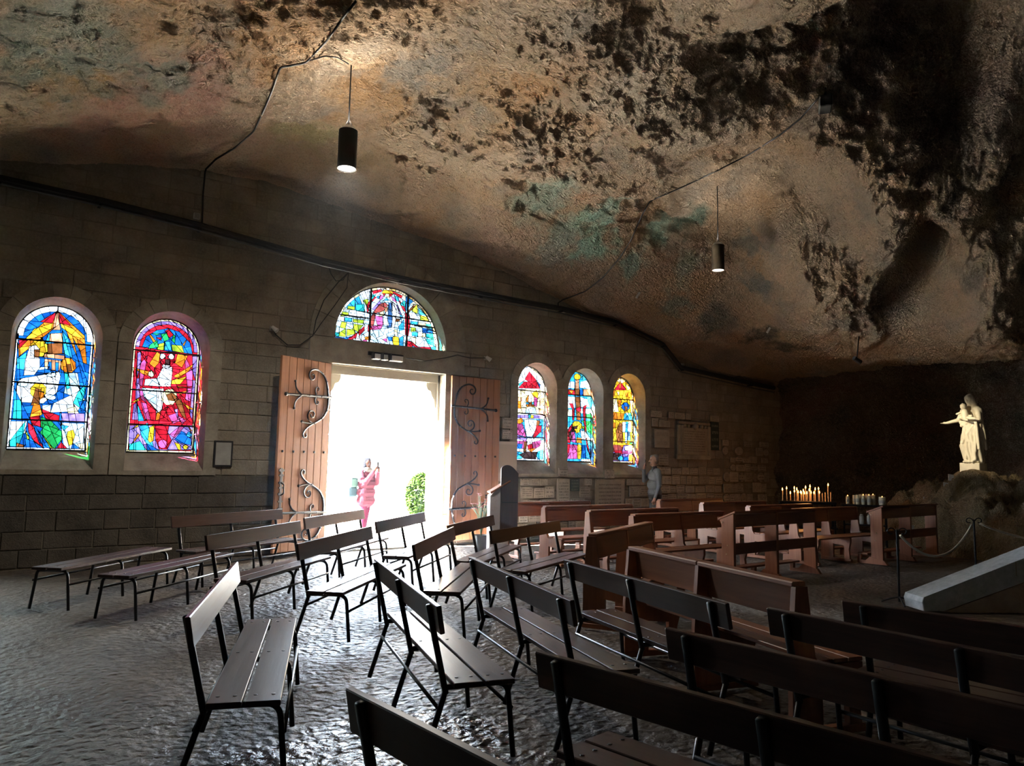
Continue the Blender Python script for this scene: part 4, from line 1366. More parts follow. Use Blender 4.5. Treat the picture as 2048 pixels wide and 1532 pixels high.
for (px, py), lab in (((545, 657), 'small white wall spotlight above the door leaf with the lock plate'), ((972, 716), 'small white wall spotlight above the flat folded door leaf')):
    p = on_wall(px, py, 12.55)
    sp = thing('wall_spotlight', lab, 'spotlight', (p[0], 12.585, p[2]))
    MB().box(-.04, .04, -.02, .005, -.04, .04).build('mount', MAT['grey_plastic'], sp)
    MB().tube([(0, -.02, 0), (0, -.07, .01)], .012, 6).build('arm', MAT['grey_plastic'], sp)
    MB().tube([(-.02, -.07, .02), (.05, -.13, -.05)], [.03, .045], 10).build('head', MAT['white'], sp)
fl = thing('floodlight', 'dark twin floodlight with a pale lens fixed under the lunette', 'floodlight', (6.33, 12.57, 3.53))
MB().box(-.34, .34, -.05, 0, -.02, .05).build('mount', MAT['iron'], fl)
for x, w, m in ((-.22, .14, 'white'), (-.05, .11, 'grey_plastic'), (.19, .26, 'white')):
    b = MB().box(x - w / 2, x + w / 2, -.16, -.04, -.10, .03, .01).build('lamp_head', MAT['iron'], fl)
    MB().box(x - w / 2 + .015, x + w / 2 - .015, -.166, -.16, -.085, .0).build('lens', MAT[m], b)

# ------------------------------------------------------------------ pendant lamps
MAT['lamp_glow'] = Nodes('lamp_reflector').m
_p = MAT['lamp_glow'].node_tree.nodes['Principled BSDF']
_p.inputs['Base Color'].default_value = (.9, .9, .9, 1)
_p.inputs['Emission Color'].default_value = (1, .96, .9, 1)
_p.inputs['Emission Strength'].default_value = 2.5
MAT['lamp_body'] = plain('lamp_body_black', (.02, .02, .022), .4, .2)
MAT['lamp_rust'] = grainy('lamp_body_brown', (.06, .045, .03), (.10, .075, .05), 8, .5, 0, metal=.2)


def pendant(px, py, dia, dpx, label, body, up_w, down_w):
    d = ray(px, py)
    c = CAM + d * dia / dpx
    ln = dia * 2.1
    root = thing('pendant_lamp', label, 'lamp', (c[0], c[1], c[2] - ln / 2), 0, 'pendant lamps hung from the vault')
    r = dia / 2
    MB().lathe([(r, 0), (r, ln), (r * .96, ln + .004), (r * .9, ln), (r * .9, .03), (r * .96, 0), (r, 0)], n=28, cap=False).build('housing', body, root, False)
    MB().lathe([(r * .90, .012), (r * .6, .10), (r * .35, .16), (.001, .17)], n=24, cap=False).build('reflector', MAT['lamp_glow'], root, True)
    MB().lathe([(r * .9, ln + .005), (r * .62, ln + .05), (r * .12, ln + .085), (.001, ln + .086)], n=24).build('cap', MAT['white'], root)
    zc = up_to_ceiling(c[0], c[1], c[2] + 1) - (c[2] - ln / 2)
    MB().tube([(0, 0, ln + .08), (0, 0, zc + .05)], .010, 6).build('cord', MAT['black'], root)
    for s in range(3):
        a = 2.1 * s
        MB().tube([(r * .8 * math.cos(a), r * .8 * math.sin(a), ln), (0, 0, ln + .17)], .004, 5).build('stay_wire', MAT['black'], root)
    for nm, w, z, flip in (('uplight', up_w, ln + .10, math.pi), ('downlight', down_w, -.01, 0)):
        if w <= 0:
            continue
        l = bpy.data.lights.new(nm, 'SPOT')
        l.energy, l.color, l.spot_size, l.spot_blend, l.shadow_soft_size = w, (1, .90, .76), math.radians(160), .9, r * .8
        o = bpy.data.objects.new(nm, l)
        COL.objects.link(o)
        o.parent, o.location, o.rotation_euler = root, (0, 0, z), (flip, 0, 0)
    return root


pendant(695, 300, .24, 37.5, 'black cylinder pendant lamp hung from the vault in front of the door', MAT['lamp_body'], UP1, DN1)
pendant(1436, 516, .24, 24.5, 'brown cylinder pendant lamp hung before the green stained rock', MAT['lamp_rust'], UP2, DN2)
# spotlight box on the vault, and small spots among the rock
p = on_ceiling(1650, 195)
fb = thing('vault_floodlight', 'dark floodlight box bolted to the rock at the end of the vault cable', 'floodlight', tuple(p + Vector((0, 0, -.12))), .6)
MB().box(-.16, .16, -.10, .10, -.10, .10, .015).build('housing', MAT['black'], fb)
MB().box(-.14, .14, -.106, -.10, -.08, .08).build('lens', MAT['grey_plastic'], fb)
MB().box(-.03, .03, -.02, .02, .08, .30).build('bracket', MAT['iron'], fb)
for px, py, lab in ((1276, 585, 'small white tube spot fixed to the rock beside the pinkish hollow'), (1537, 655, 'small white tube spot fixed to the dark sooted rock')):
    p = on_ceiling(px, py)
    t = thing('rock_spot', lab, 'spotlight', tuple(p + Vector((0, 0, -.06))))
    MB().tube([(-.03, .02, -.06), (.03, -.02, .06)], .028, 8).build('tube', MAT['white'], t)
    MB().tube([(0, 0, .03), (.02, .03, .20)], .012, 6).build('arm', MAT['iron'], t)

# ------------------------------------------------------------------ steel framed benches
def rounded(pts, r, k=5):
    out = [Vector(pts[0])]
    for a, b, c in zip(pts[:-2], pts[1:-1], pts[2:]):
        a, b, c = Vector(a), Vector(b), Vector(c)
        u, v = (a - b).normalized(), (c - b).normalized()
        p, q = b + u * r, b + v * r
        for j in range(k + 1):
            t = j / k
            out.append((1 - t) ** 2 * p + 2 * t * (1 - t) * b + t * t * q)
    out.append(Vector(pts[-1]))
    return out


BACK_Y, BACK_Z = -.10, .845
LEN = 1.97


def make_bench(name, label, back=True):
    root = thing(name, label, 'bench')
    for x in (-.86, .0, .86):
        f = MB()
        f.tube(rounded([(x, -.0, .395), (x, .345, .40), (x, .385, 0)], .075), .0155, 8)
        if back:
            f.tube([(x, -.125, 0), (x, -.0, .40)], .0165, 8)
            f.bar((x, -.005, .36), (x, BACK_Y - .016, BACK_Z - .012), .036, .03, (1, 0, 0), .006)
        else:
            f.tube(rounded([(x, -.06, 0), (x, .0, .40), (x, .1, .40)], .05), .0155, 8)
        f.build('leg_frame', MAT['bench_iron'], root, True)
    for y, z in ((.371, .26), (-.045, .29)):
        MB().tube([(-.86, y, z), (.86, y, z)], .011, 8).build('stretcher', MAT['bench_iron'], root, True)
    for k, (y0, y1) in enumerate(((.012, .172), (.188, .352))):
        pk = MB().box(-LEN / 2 + .02, LEN / 2 - .02, y0, y1, .412, .441, .004).build('seat_plank', MAT['bench_wood'], root)
        for x in (-.86, 0, .86):
            for yy in (y0 + .04, y1 - .04):
                MB().lathe([(.011, .4405), (.009, .4435), (.001, .4445)], (x, yy, 0), 8).build('bolt', MAT['stud'], pk)
    if back:
        a, b = Vector((0, BACK_Y + .026, BACK_Z - .145)), Vector((0, BACK_Y, BACK_Z))
        t = (b - a).normalized()
        m = (a + b) / 2
        bk = MB().bar(m + Vector((-LEN / 2, .010, 0)), m + Vector((LEN / 2, .010, 0)), (b - a).length, .028, t, .004).build('backrest_plank', MAT['bench_wood'], root)
    return root


def place(o, a, b, yb):
    """Stand a seat so that the upper edge of its back runs from a to b; it faces to the right of a-b."""
    d = Vector((b[0] - a[0], b[1] - a[1], 0)).normalized()
    m = Vector(((a[0] + b[0]) / 2, (a[1] + b[1]) / 2, 0))
    face = Vector((d.y, -d.x, 0))
    o.location = m - face * yb
    o.rotation_euler = (0, 0, math.atan2(face.y, face.x) - math.pi / 2)


def bench_line(x0, y0, x1, y1, z, full=LEN, anchor=0):
    a, b = at_z(x0, y0, z), at_z(x1, y1, z)
    d = (b - a)[:2] / np.linalg.norm((b - a)[:2])
    m = {0: (a + b)[:2] / 2, -1: a[:2] + d * full / 2, 1: b[:2] - d * full / 2}[anchor]
    return m - d * full / 2, m + d * full / 2


BENCH = [  # back rail in the picture (start, end); which end is trusted; label
    ((372, 1232, 468, 1125), 0, 'steel framed bench with pale sheen on its seat, standing apart on open floor'),
    ((415, 1070, 593, 1042), 0, 'steel framed bench between the lone bench and the backless benches'),
    ((340, 1033, 563, 1018), 0, 'steel framed bench set back along the wall beside the lock plate leaf'),
    ((590, 1088, 740, 1052), 0, 'steel framed bench facing the aisle with its seat bleached by glare'),
    ((606, 1036, 707, 1021), -1, 'steel framed bench just inside the door before the lock plate leaf'),
    ((750, 1043, 846, 1024), 0, 'steel framed bench straight in front of the doorway in full glare'),
    ((822, 1090, 905, 1053), 0, 'steel framed bench with two wide plain seat planks between doorway and aisle'),
    ((895, 1050, 983, 1030), 0, 'steel framed bench in front of the flat folded door leaf'),
    ((975, 1062, 1118, 1040), 0, 'steel framed bench standing next to the red wooden pews'),
    ((877, 1215, 747, 1116), 0, 'steel framed bench seen from behind, first of its row, on glossy wet floor'),
    ((1140, 1200, 938, 1113), 0, 'steel framed bench seen from behind with damp stains on its seat'),
    ((1390, 1190, 1127, 1118), 1, 'steel framed bench pushed up close behind the capped wooden pew'),
    ((1000, 1532, 692, 1375), 1, 'dark steel framed bench back rising out of the puddled floor'),
    ((1758, 1486, 1070, 1302), 1, 'dark steel framed bench with a dim brown seat beside the puddled floor'),
    ((2048, 1417, 1330, 1255), 1, 'dark steel framed bench between the brown seated bench and the wooden pew'),
    ((2048, 1316, 1533, 1215), 1, 'dark steel framed bench behind the wooden pew towards the stair parapet'),
    ((2048, 1253, 1683, 1200), 1, 'dark steel framed bench closest to the sloping stair parapet')]
proto = make_bench('steel_bench', 'x')
for k, (ln, anc, lab) in enumerate(BENCH):
    o = proto if k == 0 else copy_tree(proto)
    tag(o, lab, 'bench', 'steel framed benches')
    a, b = bench_line(*ln, BACK_Z, LEN, anc)
    # listed so that the seat lies to the right of start-end, seen from above
    if k >= 9:
        a, b = b, a
        d = np.array(b) - np.array(a)
        place(o, b, a, BACK_Y)
    else:
        place(o, a, b, BACK_Y)
proto2 = make_bench('backless_bench', 'x', False)
for k, (a, b, lab) in enumerate((((.72, 9.22), (2.10, 10.62), 'backless two plank bench standing parallel to the dark wall'), ((1.20, 8.36), (2.62, 9.73), 'backless two plank bench in front of the other backless bench'))):
    o = proto2 if k == 0 else copy_tree(proto2)
    tag(o, lab, 'bench', 'backless benches')
    place(o, a, b, 0.0)

# ------------------------------------------------------------------ wooden pews
PEW_BACK_Y, PEW_Z = -.05, .90


def make_pew(name, label, L=2.02, kneel=True):
    root = thing(name, label, 'pew')
    fx_ = lambda u, v, w: (w, u, v)
    for x in (-L / 2 + .025, 0, L / 2 - .025):
        MB().prism([(-.13, 0), (.10, 0), (.10, .40), (.05, .47), (.0, .885), (-.09, .885), (-.125, .45)], fx_, x - .022, x + .022, .004, .004).build('upright', MAT['pew_upright'], root)
        MB().prism([(.09, .30), (.36, .30), (.39, .24), (.37, .06), (.42, .0), (.30, .0), (.31, .2), (.29, .27)] if False else [(.09, .29), (.30, .27), (.31, .0), (.41, .0), (.385, .22), (.42, .34), (.42, .415), (.09, .415)], fx_, x - .022, x + .022).build('seat_bracket', MAT['pew_upright'], root)
        MB().box(x - .03, x + .03, -.135, .43, 0, .05, .006).build('foot', MAT['pew_upright'], root)
        for yy, zz in ((.13, .36), (.24, .36), (.36, .36), (-.05, .78)):
            MB().tube([(x - .022, yy, zz), (x - .030, yy, zz)], [.012, .008], 8).build('screw_cap', MAT['cap'], root)
    xs = ((-L / 2 + .047, -.022), (.022, L / 2 - .047))
    for x0, x1 in xs:
        MB().bar((x0, -.005, .77), (x1, -.005, .77), .03, .21, (0, 1, .12), .004).build('back_board', MAT['pew_wood'], root)
        MB().bar((x0 - .02, -.04, .895), (x1 + .02, -.04, .895), .105, .035, (0, 1, 0), .008).build('back_cap', MAT['pew_wood'], root)
    for k in range(3):
        MB().box(-L / 2 + .01, L / 2 - .01, .085 + k * .118, .085 + k * .118 + .11, .417, .443, .004).build('seat_slat', MAT['pew_wood'], root)
    if kneel:
        MB().box(-L / 2 + .05, L / 2 - .05, -.32, -.18, .13, .16, .005).build('kneeler', MAT['pew_wood'], root)
        for x in (-L / 2 + .1, L / 4, L / 2 - .1):
            MB().box(x - .02, x + .02, -.30, -.18, 0, .13).build('kneeler_foot', MAT['pew_upright'], root)
    return root


MAT['cap'] = plain('screw_cap', (.62, .42, .26), .5)
pew = make_pew('wooden_pew', 'x')
plain_pew = make_pew('plain_pew', 'x', 2.02, False)
PEWS = [
    ((4.71, 4.62), (4.18, 2.67), 'capped reddish brown wooden pew turned with its back to the steel benches', None, 1),
    ((5.14, 5.59), (6.95, 6.50), 'reddish wooden pew set askew between the steel benches and the pew rows', None, -1)]
COLS = [(7.72, 0, 'lectern'), (11.62, 1, 'votive candle')]
rows = [(10.62, 'along the plaque wall'), (9.52, 'in second row from the plaque wall'), (8.47, 'in third row from the plaque wall'), (7.56, 'just behind a prayer desk')]
for x0, ci, nm in COLS:
    for y, rl in rows:
        PEWS.append(((x0, y), (x0 + 2.0, y), 'red wooden pew %s, on the %s side' % (rl, nm), 'rows of red wooden pews', -1))
for k, (a, b, lab, grp, s) in enumerate(PEWS):
    src = plain_pew if k < 2 else pew
    o = src if k in (0, 2) else copy_tree(src)
    tag(o, lab, 'pew')
    o['group'] = 'wooden pews'
    if s > 0:
        place(o, b, a, PEW_BACK_Y)
    else:
        place(o, a, b, PEW_BACK_Y)


def make_desk(label, a, L, rz):
    """Prayer desk: local y points at the people who kneel behind it."""
    root = thing('prayer_desk', label, 'prayer desk', (a[0], a[1], 0), rz, 'prayer desks before the pews')
    fx_ = lambda u, v, w: (w, u, v)
    for x in (.025, L / 2, L - .025):
        MB().prism([(-.10, 0), (.12, 0), (.12, .08), (.10, .14), (.10, .80), (.13, .86), (-.10, .955)], fx_, x - .024, x + .024, .004, .004).build('upright', MAT['pew_upright'], root)
        MB().prism([(-.17, 0), (.34, 0), (.34, .14), (.28, .14), (.28, .05), (.2, .05), (.12, .12), (-.12, .07)], fx_, x - .03, x + .03).build('foot', MAT['pew_upright'], root)
        for yy, zz in ((.0, .52), (.02, .40), (.08, .83)):
            MB().tube([(x - .024, yy, zz), (x - .032, yy, zz)], [.012, .008], 8).build('screw_cap', MAT['cap'], root)
    for x0, x1 in ((.049, L / 2 - .024), (L / 2 + .024, L - .049)):
        MB().box(x0, x1, -.095, -.068, .77, .94, .004).build('upper_board', MAT['pew_wood'], root)
        MB().box(x0, x1, -.095, -.068, .40, .55, .004).build('lower_board', MAT['pew_wood'], root)
    MB().bar((0, .015, .925), (L, .015, .925), .30, .028, (0, 1, -.41), .005).build('book_rest', MAT['pew_wood'], root)
    MB().bar((0, .155, .875), (L, .155, .875), .02, .05, (0, 1, 0), .004).build('lip', MAT['pew_wood'], root)
    MB().box(.03, L - .03, .18, .35, .14, .17, .005).build('kneeler', MAT['pew_wood'], root)
    return root


make_desk('wooden prayer desk with sloped book rest before the pews nearer the lectern', (8.68, 6.66), 2.1, .02)
make_desk('wooden prayer desk with a sloped book rest beside the boulder mound and rope', (12.74, 6.70), 2.15, .03)

# ------------------------------------------------------------------ things along the wall
NB = thing('notice_sheet', 'dark framed notice with a pale sheet hung on the wall beside the crimson window', 'notice', (3.515, 12.585, 1.65))
MB().box(-.15, .15, -.03, 0, -.21, .21, .006).build('frame', MAT['lead'], NB)
MB().box(-.12, .12, -.034, -.03, -.18, .18).build('sheet', grainy('old_paper', (.30, .30, .28), (.42, .42, .39), 6, .8, 0), NB)
BRD = thing('notice_poster', 'tall cream panel fixed to the wall behind the lectern', 'panel', (9.20, 12.57, 1.63))
MB().box(-.25, .24, -.04, 0, -.42, .40, .006).build('panel', plain('cream_panel', (.62, .54, .44), .6), BRD)
MB().box(-.25, .24, -.045, -.04, .34, .40).build('header_strip', plain('cream_strip', (.70, .63, .53), .6), BRD)

# votive plaques: small marble slabs with engraved lines
def plaque_mat(name, c1, c2, ink, rows_):
    N = Nodes(name)
    gen = N.n('ShaderNodeTexCoord').outputs['Generated']
    sep = N.n('ShaderNodeSeparateXYZ', i0=gen)
    r = N.rand()
    pos = N.world_pos()
    col = N.mix(r, c1, c2)
    col = N.mix(N.ramp(N.noise(pos, 7, 5, .6), .4, .7, 0, .5), col, (c1[0] * .55, c1[1] * .55, c1[2] * .55))
    a = N.n('ShaderNodeMath', _operation='MULTIPLY', i0=sep.outputs[2], i1=float(rows_)).outputs[0]
    fr = N.n('ShaderNodeMath', _operation='FRACT', i0=a).outputs[0]
    band = N.n('ShaderNodeMath', _operation='COMPARE', i0=fr, i1=.5, i2=.2).outputs[0]
    wob = N.n('ShaderNodeMapping', i0=pos, i3=(1, 1, .35)).outputs[0]
    word = N.n('ShaderNodeMath', _operation='GREATER_THAN', i0=N.noise(wob, 60, 2, .5), i1=.47).outputs[0]
    inx = N.n('ShaderNodeMath', _operation='COMPARE', i0=sep.outputs[0], i1=.5, i2=.38).outputs[0]
    inz = N.n('ShaderNodeMath', _operation='COMPARE', i0=sep.outputs[2], i1=.5, i2=.40).outputs[0]
    m = band
    for q in (word, inx, inz):
        m = N.n('ShaderNodeMath', _operation='MULTIPLY', i0=m, i1=q).outputs[0]
    m = N.n('ShaderNodeMath', _operation='MULTIPLY', i0=m, i1=.75).outputs[0]
    N.to(N.mix(m, col, ink), 'Base Color')
    N.p.inputs['Roughness'].default_value = .55
    return N.m


PM = [plaque_mat('plaque_marble_%d' % r, (.40, .35, .28), (.58, .52, .43), (.10, .085, .07), r) for r in (3, 4, 5, 6)]
PM_DARK = plaque_mat('plaque_green', (.03, .055, .045), (.04, .06, .05), (.25, .26, .2), 4)
SPECIAL = [  # x0, x1, z0, z1, material, label
    (11.68, 12.60, .60, 1.26, plaque_mat('plaque_large', (.44, .39, .31), (.46, .41, .33), (.10, .085, .07), 8), 'largest pale plaque with long engraved lines under the windows'),
    (10.93, 11.20, 1.0, 1.27, PM_DARK, 'dark green marble plaque under the kneeling figure window'),
    (10.56, 10.92, .70, 1.27, plaque_mat('plaque_framed', (.42, .38, .31), (.44, .4, .33), (.06, .05, .04), 9), 'tall framed plaque with heavy dark lettering beside the green plaque'),
    (10.60, 10.86, 1.32, 1.50, PM[0], 'small pale plaque on the pier between the first two narrow windows'),
    (11.98, 12.27, 1.28, 1.48, PM[1], 'small pale plaque on the pier above the largest plaque'),
    (13.61, 14.14, 2.03, 2.47, plaque_mat('plaque_plain', (.44, .39, .32), (.44, .39, .32), (.30, .26, .21), 2), 'blank looking square plaque beside the carved tablet'),
    (9.06, 9.32, 2.30, 2.52, PM[0], 'small plaque fixed above the cream panel'), (9.06, 9.32, 2.08, 2.26, PM[1], 'small plaque touching the top of the cream panel'),
    (15.72, 16.05, 2.02, 2.75, PM_DARK, 'tall dark plaque beside the carved tablet')]
prnd = random.Random(21)


def plaque(x0, x1, z0, z1, m, label, oval=False, group=None):
    w, h = x1 - x0, z1 - z0
    t = prnd.uniform(.022, .034)
    root = thing('votive_plaque', label, 'plaque', ((x0 + x1) / 2, 12.574, (z0 + z1) / 2), 0, group)
    if oval:
        poly = [(w / 2 * math.cos(a), h / 2 * math.sin(a)) for a in np.linspace(0, 2 * math.pi, 20, endpoint=False)]
        MB().prism(poly, lambda u, v, q: (u, q, v), -t, 0, .006, .005).build('slab', m, root)
    else:
        MB().prism([(-w / 2, -h / 2), (w / 2, -h / 2), (w / 2, h / 2), (-w / 2, h / 2)], lambda u, v, q: (u, q, v), -t, 0, .005, .004).build('slab', m, root)
    for sx in ((-1, 1) if w > .22 and not oval else ()):
        MB().tube([(sx * (w / 2 - .025), -t + .001, h / 2 - .025), (sx * (w / 2 - .025), -t - .006, h / 2 - .025)], [.008, .005], 6).build('fixing', MAT['stud'], root)
    return root


taken = []
for x0, x1, z0, z1, m, lab in SPECIAL:
    plaque(x0, x1, z0, z1, m, lab)
    taken.append((x0, x1, z0, z1))
taken.append((14.36, 15.70, 1.74, 2.76))
taken.append((8.9, 9.5, 1.2, 2.1))


def free(x0, x1, z0, z1):
    return all(x1 <= a or x0 >= b or z1 <= c or z0 >= d for a, b, c, d in taken)


REG = [((9.5, 13.45, .16, 1.27), 'under the narrow windows', 'votive plaques under the narrow windows', .06),
       ((13.47, 16.18, .16, 2.92), 'on the wall around the carved tablet', 'votive plaques around the carved tablet', .06),
       ((16.2, 18.2, .40, 2.30), 'on the dark wall beyond the carved tablet', 'votive plaques on the dark wall', .22)]
for (rx0, rx1, rz0, rz1), lab, grp, skip in REG:
    z = rz0
    while z < rz1 - .12:
        h = prnd.uniform(.17, .27)
        x = rx0 + prnd.uniform(0, .1)
        while x < rx1 - .14:
            w = prnd.uniform(.17, .40)
            x1 = min(x + w, rx1)
            z1 = min(z + h - prnd.uniform(0, .05), rz1)
            high = rx0 > 13 and z > 2.0 and prnd.random() < .45
            if free(x, x1, z, z1 + .004) and z1 - z > .1 and x1 - x > .13 and prnd.random() > skip and not high:
                ov = rx0 > 16 and prnd.random() < .22
                mi_ = prnd.randrange(4)
                asp = (x1 - x) / (z1 - z)
                lb = '%s marble plaque with %s engraved lines %s' % ('oval' if ov else 'wide' if asp > 1.7 else 'oblong' if asp > 1.25 else 'square' if asp > .85 else 'tall', ('three', 'four', 'five', 'six')[mi_], lab)
                plaque(x, x1, z, z1, PM[mi_], lb, ov, grp)
            x = x1 + prnd.uniform(.008, .03)
        z += h + prnd.uniform(.01, .02)

# carved tablet with pilasters and a scrolled head
ct = thing('carved_tablet', 'large carved stone tablet with pilasters and a worn inscription', 'tablet', (15.03, 12.562, 1.76))
MB().box(-.64, .64, -.05, 0, 0, .12, .01).build('base_moulding', MAT['pale_old'] if 'pale_old' in MAT else MAT['dressed'], ct)
MB().box(-.50, .56, -.035, 0, .12, .80, .006).build('inscribed_slab', plaque_mat('tablet_inscription', (.42, .37, .29), (.44, .39, .31), (.13, .11, .09), 11), ct)
for x in (-.57, -.46, .585):
    MB().box(x - .05, x + .05, -.065, 0, .10, .86, .012).build('pilaster', MAT['dressed'], ct)
for x, r in ((-.35, .06), (-.2, .05), (.05, .10), (.30, .06), (.45, .05)):
    MB().lathe([(.001, -r), (r * .7, -r * .7), (r, 0), (r * .7, r * .7), (.001, r)], (x, -.03, .84), 10).build('scroll_ornament', MAT['dressed'], ct, True)
MB().box(-.60, .62, -.06, 0, .88, .95, .01).build('cornice', MAT['dressed'], ct)

# lectern near the pews
lx, ly, _ = at_z(996, 1121, 0)
le = thing('lectern', 'pale pedestal lectern with a tall dark arched front panel', 'lectern', (lx, ly, 0), -.45)
PL = grainy('pinkish_plaster', (.46, .40, .38), (.56, .49, .47), 5, .7, .004, 30)
MB().prism([(-.26, 0), (.24, 0), (.15, .12), (.13, .95), (.02, 1.22), (-.17, 1.05), (-.17, .16)], lambda u, v, w: (u, w, v), -.10, .17, .008, .008).build('pedestal', PL, le)
pn = [(.0, .42), (.29, .42), (.29, 1.42)] + [(.29 - .29 * t, 1.42 + .10 * math.sin(math.pi * t * .5) + .06 * math.sin(math.pi * t)) for t in np.linspace(.1, .9, 7)] + [(.0, 1.50)]
MB().prism(pn, lambda u, v, w: (u, w, v), -.135, -.10, .005, .005).build('front_panel', wood('dark_lectern_wood', (.035, .022, .022), (.07, .04, .038), .5, 2), le)
MB().box(.01, .28, -.145, -.135, .94, .96).build('panel_rail', MAT['bench_iron'], le)
MB().bar((-.17, .03, 1.10), (.16, .03, 1.30), .34, .03, (0, 1, 0), .006).build('book_rest', MAT['pew_wood'], le)
# flowers behind it
fp = thing('flower_pot', 'small pot of pink flowers standing on the floor behind the lectern', 'flowers', (lx + .30, ly + .95, 0))
MB().lathe([(.09, 0), (.13, .30), (.14, .32), (.12, .32), (.11, .28)], n=16).build('pot', plain('dark_pot', (.05, .05, .055), .5), fp)
frn = random.Random(4)
st, bl = MB(), MB()
for k in range(22):
    a, rr, hh = frn.uniform(0, 6.28), frn.uniform(.05, .22), frn.uniform(.75, 1.05)
    q = Vector((rr * math.cos(a), rr * math.sin(a), hh))
    st.tube([(0, 0, .3), (q.x * .4, q.y * .4, .65), q], .006, 5)
    for j in range(5):
        b = j * 1.2566
        bl.add([q, q + Vector((.035 * math.cos(b), .035 * math.sin(b), .02)), q + Vector((.045 * math.cos(b + .4), .045 * math.sin(b + .4), .015)), q + Vector((.03 * math.cos(b + .9), .03 * math.sin(b + .9), .02))], [(0, 1, 2, 3)])
st.build('stems', plain('stem_green', (.05, .09, .03), .6), fp)
tag(bl.build('blossom', plain('pink_petal', (.5, .22, .20), .6), fp), kind='stuff')

# ------------------------------------------------------------------ boulder mound, statue, candles
mx = np.arange(14.2, 20.6, .045)
my = np.arange(2.2, 10.0, .045)
GX, GY = np.meshgrid(mx, my)
X, Y = GX.ravel(), GY.ravel()
P = np.stack([X, Y, np.zeros_like(X)], 1)
SX, SY, SZ = 17.5, 7.05, 1.78
ex = np.where(X < 17.8, (X - 17.8) / 2.5, (X - 17.8) / 3.2)
ey = np.where(Y > 6.6, (Y - 6.6) / 2.5, (Y - 6.6) / 4.5)
base = 2.45 * (1 - (np.abs(ex) ** 2.2 + np.abs(ey) ** 2.2)) + .28 * fbm(P, 1.2, 3)
hgt = np.clip(base, -.3, 1.12 + .38 * np.clip((X - 16.3) / 1.2, 0, 1) + .25 * fbm(P + 4, .9, 2))
lump = (1.0 - fbm(P + 13, .9, 2, .45, True)) * .34 - .14 + .13 * (1 - fbm(P + 3, .38, 3, .55, True)) + .10 * np.floor(fbm(P * [1, 1.4, 1] + 8, .35, 3) * 7) / 7 + .05 * fbm(P, .14, 3) + (np.round(fbm(P + 50, .8, 2) * 5) / 5) * .25
hgt = np.where(hgt > -.25, hgt + lump * np.clip(hgt + .3, 0, 1), hgt)
ped = np.exp(-(((X - SX) / .45) ** 2 + ((Y - SY) / .45) ** 2) ** 2)
hgt = hgt * (1 - ped) + (SZ - .16) * ped
P[:, 2] = hgt + .02 * fbm(P, .08, 2)
mound = grid_object('ground_mound', P.reshape(*GX.shape, 3), MAT['rock'])
tag(mound, 'brown boulder mound carrying the pale statue', kind='structure')
MBVH = BVHTree.FromObject(mound, bpy.context.evaluated_depsgraph_get())


def mound_z(x, y):
    h = MBVH.ray_cast(Vector((x, y, 6)), Vector((0, 0, -1)))
    return max(h[0].z, 0) if h[0] is not None else 0


